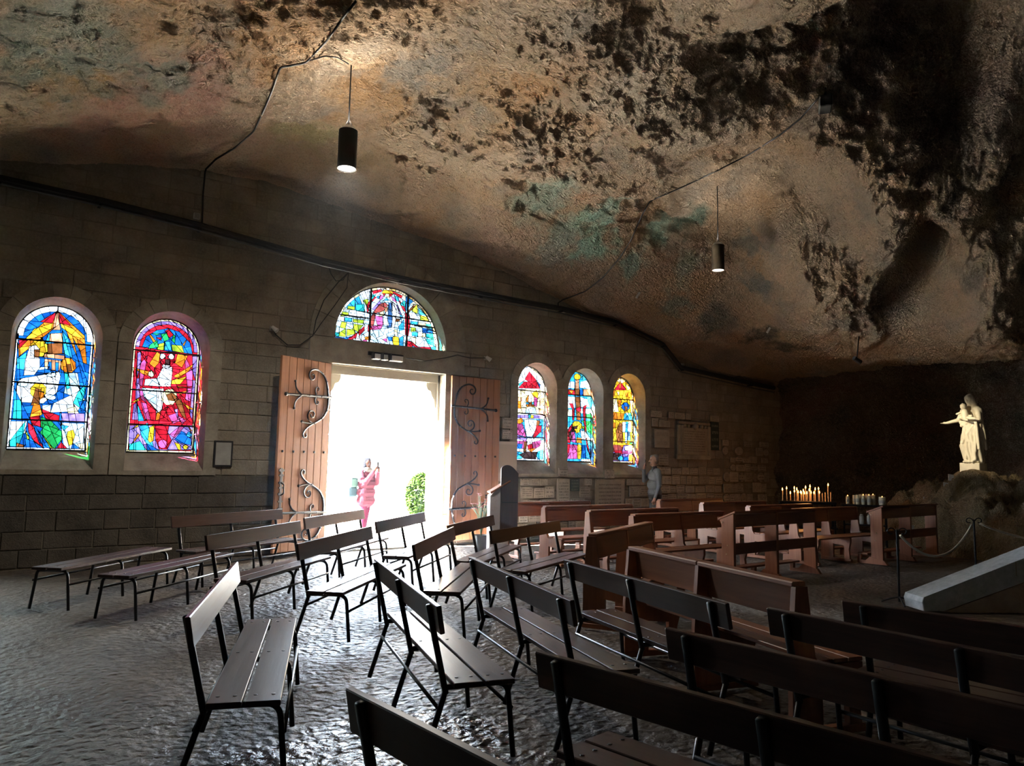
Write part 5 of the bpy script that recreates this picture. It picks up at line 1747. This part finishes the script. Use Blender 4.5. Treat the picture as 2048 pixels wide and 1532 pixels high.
# ---- soft bodies: tapered limbs and lumps fused into one surface
def fuse(name, prims, mats, voxel, parent=None, smooth_it=2, disp=None):
    """prims: (p, r, q, s, material index[, flatten vector]) tapered capsules."""
    mb = MB()
    for pr in prims:
        p, r, q, s = Vector(pr[0]), pr[1], Vector(pr[2]), pr[3]
        d = q - p
        L = d.length
        if L < 1e-5:
            d, L = Vector((0, 0, 1)), 0
        d.normalize()
        rings = []
        for k in range(1, 5):
            a = math.pi / 2 * (1 - k / 4)
            rings.append((p - d * r * math.sin(a), max(r * math.cos(a), r * .05)))
        for k in range(0, 5):
            a = math.pi / 2 * k / 4
            rings.append((q + d * s * math.sin(a), max(s * math.cos(a), s * .05)))
        n0 = len(mb.v)
        mb.tube([x[0] for x in rings], [x[1] for x in rings], 14)
        if len(pr) > 5:
            ax, fac = Vector(pr[5][0]).normalized(), pr[5][1]
            c = (p + q) / 2
            for i in range(n0, len(mb.v)):
                v = Vector(mb.v[i])
                v += ax * ((v - c).dot(ax) * (fac - 1))
                mb.v[i] = tuple(v)
    me = bpy.data.meshes.new(name)
    me.from_pydata(mb.v, [], mb.f)
    fix_normals(me)
    tmp = bpy.data.objects.new('tmp', me)
    COL.objects.link(tmp)
    rm = tmp.modifiers.new('r', 'REMESH')
    rm.mode, rm.voxel_size = 'VOXEL', voxel
    sm = tmp.modifiers.new('s', 'SMOOTH')
    sm.factor, sm.iterations = .5, smooth_it
    dg = bpy.context.evaluated_depsgraph_get()
    out = bpy.data.meshes.new_from_object(tmp.evaluated_get(dg))
    bpy.data.objects.remove(tmp)
    n = len(out.vertices)
    co = np.empty(n * 3)
    out.vertices.foreach_get('co', co)
    co = co.reshape(-1, 3)
    if disp is not None:
        nn = np.empty(n * 3)
        out.vertices.foreach_get('normal', nn)
        co = co + nn.reshape(-1, 3) * disp(co)[:, None]
        out.vertices.foreach_set('co', co.reshape(-1))
    nf = len(out.polygons)
    ctr = np.empty(nf * 3)
    out.polygons.foreach_get('center', ctr)
    ctr = ctr.reshape(-1, 3)
    best, mi = np.full(nf, 1e9), np.zeros(nf, dtype=np.int32)
    for pr in prims:
        p, q = np.array(pr[0], float), np.array(pr[2], float)
        c = ctr
        if len(pr) > 5:
            ax = np.array(Vector(pr[5][0]).normalized())
            m = (p + q) / 2
            c = ctr + ((ctr - m) @ ax)[:, None] * ax * (1 / pr[5][1] - 1)
        d = q - p
        t = np.clip(((c - p) @ d) / max(d @ d, 1e-9), 0, 1)
        dist = np.linalg.norm(c - (p + t[:, None] * d), axis=1) - (pr[1] + (pr[3] - pr[1]) * t)
        m_ = dist < best
        best[m_] = dist[m_]
        mi[m_] = pr[4]
    out.materials.clear()
    for m in mats:
        out.materials.append(m)
    out.polygons.foreach_set('material_index', mi)
    out.polygons.foreach_set('use_smooth', np.ones(nf, dtype=bool))
    out.name = name
    return link(name, out, parent)


MARBLE = grainy('statue_marble', (.62, .55, .42), (.74, .67, .53), 9, .55, .002, 40)
st = thing('madonna_statue', 'pale stone statue of a veiled woman with a child on her arm, on a block', 'statue', (SX, SY, SZ), 0)
st.rotation_euler = (0, 0, math.atan2(.05, -1.0) + math.pi / 2)     # local -y faces the nave
bk = MB().box(-.20, .20, -.17, .17, -.22, .0, .008).build('plinth', MARBLE, st)
S = []
def cap(p, r, q, s, m=0, fl=None):
    S.append((p, r, q, s, m) + ((fl,) if fl else ()))
# skirt and mantle: long folds falling to the feet, hip swung to one side
for k in range(15):
    a = 2 * math.pi * k / 15
    ca, sa = math.cos(a), math.sin(a)
    cap((.035 + .145 * ca, .10 * sa, .80), .055, (-.02 + .175 * ca, .135 * sa, .36), .052)
    cap((-.02 + .175 * ca, .135 * sa, .36), .050, (.03 + .155 * ca, .125 * sa, .04), .046)
cap((0, 0, .1), .15, (.02, 0, .85), .15)
for x0, z0, x1, z1 in ((.12, .84, -.13, .42), (.02, .82, -.05, .10), (-.08, .80, -.02, .45), (.14, .80, .12, .08), (.16, .86, .20, .30), (.06, .60, .10, .06)):
    cap((x0, -.13, z0), .024, (x1, -.165, z1), .026)
cap((-.16, -.08, .86), .05, (.14, -.12, .84), .045)
cap((-.15, -.10, .80), .04, (.10, -.15, .90), .03)
cap((.0, .0, .86), .13, (.0, .01, 1.12), .135, 0, ((0, 1, 0), .75))
cap((-.14, .0, 1.15), .06, (.13, .0, 1.15), .065)
cap((.17, .0, 1.12), .06, (.22, .04, .5), .045)                # mantle at the side
cap((.20, .05, .70), .05, (.24, .06, .30), .03)
cap((0, 0, 1.18), .055, (-.02, -.02, 1.28), .05)               # neck
cap((-.03, -.025, 1.335), .070, (-.03, -.035, 1.385), .075)    # head
cap((-.03, -.095, 1.35), .016, (-.03, -.105, 1.33), .014)      # nose
cap((-.02, .02, 1.40), .088, (.03, .05, 1.22), .085)           # veil
cap((.06, .05, 1.2), .06, (.16, .05, 1.02), .05)
# arms: one stretched out, the other under the child
cap((-.15, -.02, 1.12), .055, (-.22, -.08, .92), .048)
cap((-.22, -.08, .92), .046, (-.40, -.20, .86), .030)
cap((-.40, -.20, .86), .026, (-.46, -.23, .855), .022)
for j in range(4):
    cap((-.455, -.225 + .012 * j - .02, .855), .009, (-.51 + .006 * abs(j - 1), -.25 + .014 * j - .02, .85), .007)
cap((-.44, -.21, .87), .009, (-.47, -.20, .885), .007)
cap((.15, -.02, 1.12), .055, (.20, -.10, .92), .05)
cap((.20, -.10, .92), .046, (.02, -.20, .90), .036)
# the child
cap((-.02, -.20, .96), .075, (-.03, -.20, 1.08), .068)
cap((-.05, -.215, 1.19), .062, (-.05, -.22, 1.205), .062)
cap((-.05, -.275, 1.19), .012, (-.05, -.28, 1.185), .011)
cap((.02, -.22, .95), .036, (.20, -.26, .93), .028)
cap((.20, -.26, .93), .024, (.27, -.24, .91), .020)
cap((-.06, -.22, .94), .034, (.06, -.30, .90), .026)
cap((-.09, -.2, 1.08), .028, (-.17, -.25, 1.04), .022)
cap((-.12, -.16, .97), .05, (.10, -.2, .99), .03)
cap((-.02, -.05, .02), .16, (.03, .0, .03), .16, 0, ((0, 0, 1), .30))
for sx in (-.07, .07):
    cap((sx, -.10, .035), .035, (sx * 1.2, -.19, .025), .026)
fuse('figure', S, [MARBLE], .0085, st, 2, lambda c: .006 * np.sin(c[:, 0] * 95 + c[:, 2] * 14 + 4 * perlin(c * 6)) * np.clip((.9 - c[:, 2]) * 3, 0, 1))
sl = bpy.data.lights.new('statue_spot_beam', 'SPOT')
sl.energy, sl.color, sl.spot_size, sl.spot_blend, sl.shadow_soft_size = STATUE_W, (1, .86, .58), math.radians(30), .75, .04
sx_, sy_ = 14.6, 7.9
sz_ = up_to_ceiling(sx_, sy_, 3.0) - .55
lo = thing('statue_spotlight', 'small black spotlight under the vault aimed at the statue', 'spotlight', (sx_, sy_, sz_))
dirv = Vector((SX - sx_, SY - sy_, SZ + .45 - sz_)).normalized()
MB().tube([(0, 0, 0), tuple(-dirv * .18)], [.05, .045], 12).build('housing', MAT['black'], lo)
MB().tube([tuple(-dirv * .1), (0, 0, .62)], .012, 6).build('bracket', MAT['black'], lo)
so = bpy.data.objects.new('statue_spot_beam', sl)
COL.objects.link(so)
so.parent = lo
so.location = tuple(dirv * .05)
so.rotation_euler = dirv.to_track_quat('-Z', 'Y').to_euler()

for px, py, dep, w, h, lab in ((1902, 950, 15.6, .11, .13, 'small white card propped on the boulder mound below the statue'), (1893, 941, 15.9, .16, .11, 'small grey card leaning on the boulder mound'), (1848, 945, 16.0, .07, .10, 'small grey votive jar on the boulder mound'), (1818, 992, 15.4, .16, .16, 'tilted grey card on the lower boulders')):
    p = CAM + ray(px, py) * dep / 1500
    z = mound_z(p[0], p[1])
    c = thing('votive_card', lab, 'card', (p[0], p[1], z - .01), -.6)
    MB().bar((0, 0, 0), (.02, .03, h), w, .012, (1, 0, 0)).build('card', MAT['white'] if 'white' in lab else MAT['grey_plastic'], c)
    MB().bar((0, .06, 0), (.0, .03, h * .8), .02, .01, (1, 0, 0)).build('strut', MAT['grey_plastic'], c)

# candle stand with thin tapers
MAT['flame'] = Nodes('flame').m
_p = MAT['flame'].node_tree.nodes['Principled BSDF']
_p.inputs['Base Color'].default_value = (1, .6, .2, 1)
_p.inputs['Emission Color'].default_value = (1, .36, .07, 1)
_p.inputs['Emission Strength'].default_value = 9
MAT['wax'] = plain('candle_wax', (.75, .55, .38), .5)
MAT['jar_wax'] = grainy('jar_candle', (.50, .46, .34), (.62, .58, .44), 20, .5, 0)
tx, ty = 15.22, 9.55
cs = thing('candle_stand', 'black iron stand with a sand tray for thin burning tapers', 'candle stand', (tx, ty, 0), -.9)
MB().box(-.58, .58, -.22, .22, .82, .88, .008).build('tray', MAT['iron'], cs)
for sx in (-.55, .55):
    for sy in (-.17, .17):
        MB().box(sx - .02, sx + .02, sy - .02, sy + .02, 0, .82).build('leg', MAT['iron'], cs)
MB().box(-.60, .60, -.2, .2, .30, .33).build('shelf', MAT['iron'], cs)
crn = random.Random(12)
cm = Matrix.Translation((tx, ty, 0)) @ Matrix.Rotation(-.9, 4, 'Z')
spots = [(-.50, .0), (-.42, -.1), (-.33, .05), (-.26, -.12), (-.24, .1), (-.2, -.02), (-.16, .12), (-.13, -.1), (-.1, .03), (-.06, -.14), (-.05, .12), (-.02, -.05), (.02, .08), (.05, -.1), (.08, .02), (.11, .13), (.15, -.06), (.19, .05), (.24, -.1), (.28, .1), (.33, 0.), (.40, .08), (.44, -.08), (.5, .02)]
for k, (u, v) in enumerate(spots):
    w = cm @ Vector((u, v, .88))
    hh = crn.uniform(.14, .30) if k < 20 else crn.uniform(.16, .22)
    lit = k < 20 or k == 22
    if k == 22:
        hh = .34
    c = thing('taper_candle', ('tallest burning taper candle in the sand tray' if k == 22 else 'thin burning taper candle set at the end of the sand tray' if k < 2 else ('%s burning taper candle in the crowd on the sand tray' % ('long' if hh > .24 else 'medium' if hh > .19 else 'stubby'))) if lit else 'thin unlit taper candle in the sand tray', 'candle', tuple(w), 0, 'burning tapers in the tray' if lit else 'unlit tapers in the tray')
    MB().tube([(0, 0, 0), (crn.uniform(-.008, .008), 0, hh)], .010, 8).build('wax', MAT['wax'], c)
    if lit:
        MB().lathe([(.003, hh), (.013, hh + .018), (.011, hh + .035), (.002, hh + .065)], n=8).build('flame', MAT['flame'], c, True)
pl_ = bpy.data.lights.new('taper_glow', 'POINT')
pl_.energy, pl_.color, pl_.shadow_soft_size = 9, (1, .45, .14), .12
po = bpy.data.objects.new('taper_glow', pl_)
COL.objects.link(po)
po.parent, po.location = cs, (0, 0, 1.28)
# shelf with jar candles
tx, ty = 15.56, 8.42
tb = thing('votive_shelf', 'black iron table carrying white jar candles beside the boulder mound', 'table', (tx, ty, 0), -1.05)
MB().box(-.45, .45, -.16, .16, .82, .86, .006).build('top', MAT['iron'], tb)
for sx in (-.40, .40):
    for sy in (-.12, .12):
        MB().box(sx - .018, sx + .018, sy - .018, sy + .018, 0, .82).build('leg', MAT['iron'], tb)
lowsh = MB().box(-.42, .42, -.14, .14, .42, .45).build('lower_shelf', MAT['iron'], tb)
cm = Matrix.Translation((tx, ty, 0)) @ Matrix.Rotation(-1.05, 4, 'Z')
for k, (u, v, h, r, glow) in enumerate(((-.32, 0, .17, .033, 1), (-.19, .05, .19, .033, 0), (-.13, -.04, .20, .035, 0), (-.07, .06, .21, .033, 0), (-.02, -.05, .20, .036, 1), (.05, .04, .22, .033, 0), (.09, -.06, .20, .035, 1), (.17, .03, .21, .04, 1), (.34, 0, .17, .065, 1))):
    w = cm @ Vector((u, v, .86))
    c = thing('jar_candle', 'pale jar candle with a glowing top on the votive table' if glow else 'pale unlit jar candle on the votive table', 'candle', tuple(w), 0, 'jar candles on the votive table')
    MB().lathe([(r * .95, 0), (r, .01), (r, h), (r * .9, h), (r * .86, h - .03)], n=16).build('jar', MAT['jar_wax'], c, True)
    MB().lathe([(r * .99 + .001, h * .25), (r + .002, h * .26), (r + .002, h * .62), (r * .99 + .001, h * .63)], n=16).build('paper_label', MAT['grey_plastic'], c, True)
    if glow:
        MB().lathe([(.003, h - .03), (.012, h - .012), (.002, h + .02)], n=8).build('flame', MAT['flame'], c, True)
for k in range(4):
    w = cm @ Vector((-.2 + k * .14, 0, .452))
    c = thing('spare_jar', 'pale spare jar candle on the lower shelf of the votive table', 'candle', tuple(w), 0, 'spare jars on the lower shelf')
    MB().lathe([(.04, 0), (.045, .01), (.045, .17), (.03, .18)], n=14).build('jar', MAT['grey_plastic'], c, True)
    MB().lathe([(.032, .18), (.032, .20), (.02, .205)], n=14).build('lid', MAT['white'], c, True)

# ------------------------------------------------------------------ rope stanchions and stair parapet
ROPE = grainy('white_rope', (.52, .47, .38), (.66, .61, .50), 60, .8, .003, 160)
tops = []
for (px, py), lab in (((1799, 1209), 'black iron rope post with a scrolled head near the stair parapet'), ((1953, 1158), 'black iron rope post with a scrolled head near the boulder mound')):
    b = at_z(px, py, 0)
    s = thing('rope_post', lab, 'post', (b[0], b[1], 0), -.6, 'rope posts')
    MB().tube([(0, 0, .03), (0, 0, .88)], .014, 8).build('pole', MAT['iron'], s)
    for j in range(3):
        a = 2.094 * j + .3
        MB().tube([(0, 0, .09), (.10 * math.cos(a), .10 * math.sin(a), .06), (.20 * math.cos(a), .20 * math.sin(a), .012)], .010, 6).build('leg', MAT['iron'], s)
    for sg in (-1, 1):
        MB().tube([(sg * (.02 + .055 - .055 * math.cos(t) * (1 - t * .07)), 0, .86 + .045 * math.sin(t) * (1 - t * .07)) for t in np.linspace(0, 5.2, 16)], .007, 6).build('scroll', MAT['iron'], s)
    tops.append(Vector((b[0], b[1], .86)))
end = Vector((tops[1].x + 1.9, tops[1].y - 1.5, .86))


def rope(a, b, sag, label):
    d = (b - a).normalized()
    pts = [a.lerp(b, t) + Vector((0, 0, -4 * sag * t * (1 - t))) for t in np.linspace(0.035, .965, 28)]
    tag(MB().tube(pts, .016, 8).build('barrier_rope', ROPE, None, True), label, 'rope')


rope(tops[0], tops[1], .40, 'white barrier rope sagging between the two iron posts')
rope(tops[1], end, .28, 'white barrier rope leading on past the boulder mound')
s = thing('rope_post', 'black iron rope post out beyond the end of the mound', 'post', (end.x, end.y, 0), 0, 'rope posts')
MB().tube([(0, 0, .03), (0, 0, .88)], .014, 8).build('pole', MAT['iron'], s)
MB().lathe([(.16, 0), (.16, .02), (.02, .05)], n=16).build('base', MAT['iron'], s)

a0 = at_z(1846, 1222, 0)
dr = np.array([math.cos(PSI - .06), -math.sin(PSI - .06), 0])
wd = np.array([dr[1], -dr[0], 0]) * -1
GRAN = grainy('grey_granite', (.34, .37, .39), (.52, .55, .57), 14, .7, .004, 60)
ROUGH = grainy('brown_render', (.40, .29, .23), (.52, .40, .32), 5, .9, .008, 35)
sp_ = thing('stair_parapet', 'sloping grey granite stair coping on a brown rendered wall', 'parapet', tuple(a0))
sl_, Ls = .345, 3.4
fn = lambda u, v, w: (dr[0] * u + wd[0] * w, dr[1] * u + wd[1] * w, v)
MB().prism([(-.02, .10), (0, 0), (.24, 0), (Ls, Ls * sl_ - .08), (Ls, Ls * sl_ + .245), (.0, .155)], fn, -.02, .34, .008, .008).build('coping', GRAN, sp_)
MB().prism([(.26, -.02), (Ls, -.02), (Ls, Ls * sl_ - .09)], fn, .02, .30).build('rendered_wall', ROUGH, sp_)
for k in range(1, 3):
    u = k * 1.12
    MB().prism([(u, u * sl_ + .02), (u + .008, u * sl_ + .02), (u + .008, u * sl_ + .18), (u, u * sl_ + .18)], fn, -.022, -.015).build('joint', MAT['mortar'], sp_)

# ------------------------------------------------------------------ people
SKIN = plain('skin', (.45, .25, .18), .5)
def frame(loc, face):
    """Local frame: x to the person's left hand side, -y where the person faces, z up."""
    return math.atan2(face[1], face[0]) + math.pi / 2


# man in a grey pullover looking at the windows
mats = [grainy('grey_knit', (.17, .19, .21), (.23, .25, .275), 40, .85, .003, 120), plain('dark_trousers', (.025, .025, .03), .8), plain('man_skin', (.48, .27, .20), .5), plain('grey_hair', (.22, .19, .17), .7), plain('dark_shoes', (.02, .018, .016), .5), plain('eyes', (.02, .015, .012), .3), plain('dark_collar', (.02, .02, .025), .7)]
mp = CAM + ray(1325, 910) * 16.0 / 1500
man = thing('person', 'person in a grey pullover holding a phone to the face, standing behind the pews', 'person', (mp[0] + .03, mp[1] + .25, 0), 0)
man.rotation_euler = (0, 0, frame(None, (-.86, .50)))
S = []
for sg in (-1, 1):
    cap((sg * .095, .0, .90), .10, (sg * .10, -.01, .50), .072, 1)
    cap((sg * .10, -.01, .50), .068, (sg * .10, .02, .10), .052, 1)
    cap((sg * .10, .03, .045), .045, (sg * .115, -.16, .035), .036, 4)
cap((-.08, 0, .95), .125, (.08, 0, .95), .125, 1)
cap((-.07, .0, 1.02), .135, (.07, .0, 1.02), .135, 0)
cap((-.07, -.01, 1.18), .138, (.07, -.01, 1.18), .138, 0)
cap((-.09, .01, 1.36), .125, (.09, .01, 1.36), .125, 0)
cap((-.16, .02, 1.46), .075, (.16, .02, 1.46), .075, 0)
cap((0, .0, 1.50), .070, (0, -.01, 1.555), .062, 6)
cap((0, -.01, 1.55), .056, (0, -.02, 1.62), .056, 2)
cap((0, -.03, 1.655), .062, (0, -.02, 1.735), .085, 2)
cap((0, .02, 1.70), .080, (0, .005, 1.755), .080, 3)
cap((0, -.055, 1.78), .045, (0, .02, 1.785), .055, 3)
cap((0, -.105, 1.70), .014, (0, -.120, 1.680), .015, 2)     # nose
cap((0, -.085, 1.625), .026, (0, -.075, 1.61), .024, 2)    # chin
cap((-.018, -.098, 1.648), .006, (.018, -.098, 1.648), .006, 5)
for sg in (-1, 1):
    cap((sg * .032, -.098, 1.715), .009, (sg * .034, -.098, 1.715), .009, 5)
    cap((sg * .084, -.005, 1.70), .018, (sg * .086, .0, 1.675), .013, 2)
# left arm hangs, right arm raised with the phone
cap((.20, .02, 1.44), .062, (.235, .03, 1.17), .052, 0)
cap((.235, .03, 1.17), .050, (.225, -.06, .93), .036, 0)
cap((.225, -.065, .91), .030, (.222, -.08, .85), .034, 2)
for j in range(4):
    cap((.222 + .0, -.105 + .018 * j, .84), .010, (.212, -.115 + .02 * j, .765 + .006 * abs(j - 1)), .008, 2)
cap((.212, -.10, .87), .011, (.20, -.135, .81), .009, 2)
cap((-.20, .0, 1.44), .062, (-.25, -.16, 1.27), .052, 0)
cap((-.25, -.16, 1.27), .050, (-.09, -.215, 1.50), .036, 0)
cap((-.085, -.215, 1.52), .030, (-.06, -.205, 1.585), .034, 2)
for j in range(4):
    cap((-.07, -.215 + .006 * j, 1.60 + .018 * (j - 1)), .010, (-.015, -.215 + .006 * j, 1.615 + .019 * (j - 1)), .009, 2)
cap((-.07, -.18, 1.58), .011, (-.03, -.16, 1.63), .009, 2)
fuse('body', S, mats, .0075, man)
hw = Matrix.Translation(man.location) @ Matrix.Rotation(man.rotation_euler.z, 4, 'Z')
ph = thing('phone', 'dark phone held to the face of the person in grey', 'phone', tuple(hw @ Vector((-.045, -.192, 1.575))), man.rotation_euler.z)
MB().box(-.036, .036, -.004, .004, 0, .145, .003).build('case', MAT['black'], ph)
MB().box(-.032, .032, .004, .0048, .008, .137).build('screen', plain('phone_screen', (.02, .02, .025), .1), ph)

# woman in a pink coat outside the door
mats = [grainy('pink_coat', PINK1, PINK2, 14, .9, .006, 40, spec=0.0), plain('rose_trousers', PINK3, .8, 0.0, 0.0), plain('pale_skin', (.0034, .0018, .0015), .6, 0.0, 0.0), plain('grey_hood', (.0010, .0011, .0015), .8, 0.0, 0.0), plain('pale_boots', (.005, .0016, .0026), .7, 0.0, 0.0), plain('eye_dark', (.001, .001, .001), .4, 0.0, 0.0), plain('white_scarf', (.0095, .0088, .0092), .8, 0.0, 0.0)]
wp = CAM + ray(735, 917) * 16.8 / 1500
wo = thing('person', 'person in a pink coat holding up a phone outside the open door', 'person', (wp[0], wp[1], 0), 0)
wo.rotation_euler = (0, 0, frame(None, (.42, -.91)))
S = []
for sg, dy in ((-1, -.05), (1, .06)):
    cap((sg * .085, .0, .80), .092, (sg * .09, dy * .6, .45), .066, 1)
    cap((sg * .09, dy * .6, .45), .064, (sg * .095, dy + .03, .10), .048, 1)
    cap((sg * .095, dy + .03, .05), .046, (sg * .105, dy - .13, .038), .036, 4)
cap((-.09, 0, .70), .155, (.09, 0, .70), .155, 0)
cap((-.09, 0, .88), .155, (.09, 0, .88), .155, 0)
cap((-.08, -.005, 1.05), .15, (.08, -.005, 1.05), .15, 0)
cap((-.09, .0, 1.22), .138, (.09, .0, 1.22), .138, 0)
cap((-.14, .01, 1.30), .078, (.14, .01, 1.30), .078, 0)
cap((-.05, -.03, 1.36), .075, (.05, -.03, 1.36), .075, 6)
cap((0, .05, 1.36), .09, (0, .04, 1.42), .085, 0)
cap((0, -.01, 1.38), .055, (0, -.02, 1.43), .052, 2)
cap((0, -.03, 1.465), .060, (0, -.022, 1.535), .078, 2)
cap((0, .02, 1.47), .082, (0, .005, 1.555), .082, 3)
cap((-.05, .02, 1.46), .05, (-.06, .0, 1.34), .04, 3)
cap((.05, .02, 1.46), .05, (.06, .0, 1.34), .04, 3)
cap((0, -.03, 1.59), .055, (0, .03, 1.59), .062, 3)
cap((0, -.100, 1.505), .012, (0, -.112, 1.488), .013, 2)
cap((0, -.082, 1.438), .022, (0, -.075, 1.428), .022, 2)
cap((-.016, -.094, 1.455), .005, (.016, -.094, 1.455), .005, 5)
for sg in (-1, 1):
    cap((sg * .029, -.092, 1.518), .008, (sg * .031, -.092, 1.518), .008, 5)
    cap((sg * .185, .0, 1.29), .068, (sg * .21, -.12, 1.08), .060, 0)
    cap((sg * .21, -.12, 1.08), .064, (sg * .08 - .10, -.33, 1.33), .048, 0)
    cap((sg * .07 - .10, -.345, 1.35), .027, (sg * .05 - .10, -.37, 1.41), .032, 2)
    for j in range(4):
        cap((sg * .052 - .10, -.365 - .008 * j, 1.405 + .016 * j), .009, (sg * .028 - .10, -.405, 1.41 + .018 * j), .008, 2)
    cap((sg * .04 - .10, -.355, 1.42), .010, (sg * .030 - .10, -.355, 1.475), .009, 2)
fuse('body', S, mats, .0075, wo, 2, lambda c: .0035 * np.sin(c[:, 2] * 75 + 3 * perlin(c * 5)) * ((c[:, 2] > .62) & (c[:, 2] < 1.28) & (np.abs(c[:, 1]) < .2)))
hw = Matrix.Translation(wo.location) @ Matrix.Rotation(wo.rotation_euler.z, 4, 'Z')
ph = thing('phone', 'dark phone held up by the person in the pink coat', 'phone', tuple(hw @ Vector((-.10, -.385, 1.41))), wo.rotation_euler.z)
MB().box(-.036, .036, -.004, .004, 0, .15, .003).build('case', plain('phone_case', (.0012, .0012, .0014), .6, 0.0, 0.0), ph)
MB().box(-.032, .032, .004, .0048, .008, .142).build('screen', plain('phone_screen_b', (.0015, .0015, .002), .4, 0.0, 0.0), ph)
bgp = thing('shoulder_bag', 'blue and teal bag hanging at the back of the person in pink', 'bag', tuple(hw @ Vector((-.27, .17, .78))), wo.rotation_euler.z)
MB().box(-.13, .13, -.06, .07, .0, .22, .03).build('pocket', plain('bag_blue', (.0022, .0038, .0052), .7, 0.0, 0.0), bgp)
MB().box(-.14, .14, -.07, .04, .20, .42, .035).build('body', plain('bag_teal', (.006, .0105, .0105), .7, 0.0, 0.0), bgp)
for sg in (-1, 1):
    MB().tube([(sg * .09, -.06, .40), (sg * .10, -.16, .52), (sg * .11, -.25, .57)], .014, 6).build('strap', plain('bag_strap', (.003, .004, .006), .7, 0.0, 0.0), bgp)

# shrub outside by the jamb
sp0 = CAM + ray(842, 1012) * 19.5 / 1500
sh = thing('shrub', 'round green shrub growing outside beside the door jamb', 'shrub', (sp0[0], sp0[1], -.02))
srn = random.Random(5)
tr = MB()
for k in range(7):
    a = srn.uniform(0, 6.28)
    tr.tube([(0, 0, 0), (.1 * math.cos(a), .1 * math.sin(a), .4), (.3 * math.cos(a), .3 * math.sin(a), .85)], [.03, .02, .008], 6)
tr.build('stems', plain('shrub_stem', (.004, .003, .002), .9, 0.0, 0.0), sh)
lv = MB()
for k in range(5200):
    d = Vector((srn.gauss(0, 1), srn.gauss(0, 1), srn.gauss(0, 1))).normalized() * srn.uniform(.6, 1) ** .5
    c = Vector((d.x * .42, d.y * .42, .70 + d.z * .62))
    u = Vector((srn.gauss(0, 1), srn.gauss(0, 1), srn.gauss(0, 1))).normalized()
    w = u.orthogonal().normalized()
    l = srn.uniform(.04, .07)
    lv.add([c - u * l, c + w * l * .45, c + u * l, c - w * l * .45], [(0, 1, 2, 3)])
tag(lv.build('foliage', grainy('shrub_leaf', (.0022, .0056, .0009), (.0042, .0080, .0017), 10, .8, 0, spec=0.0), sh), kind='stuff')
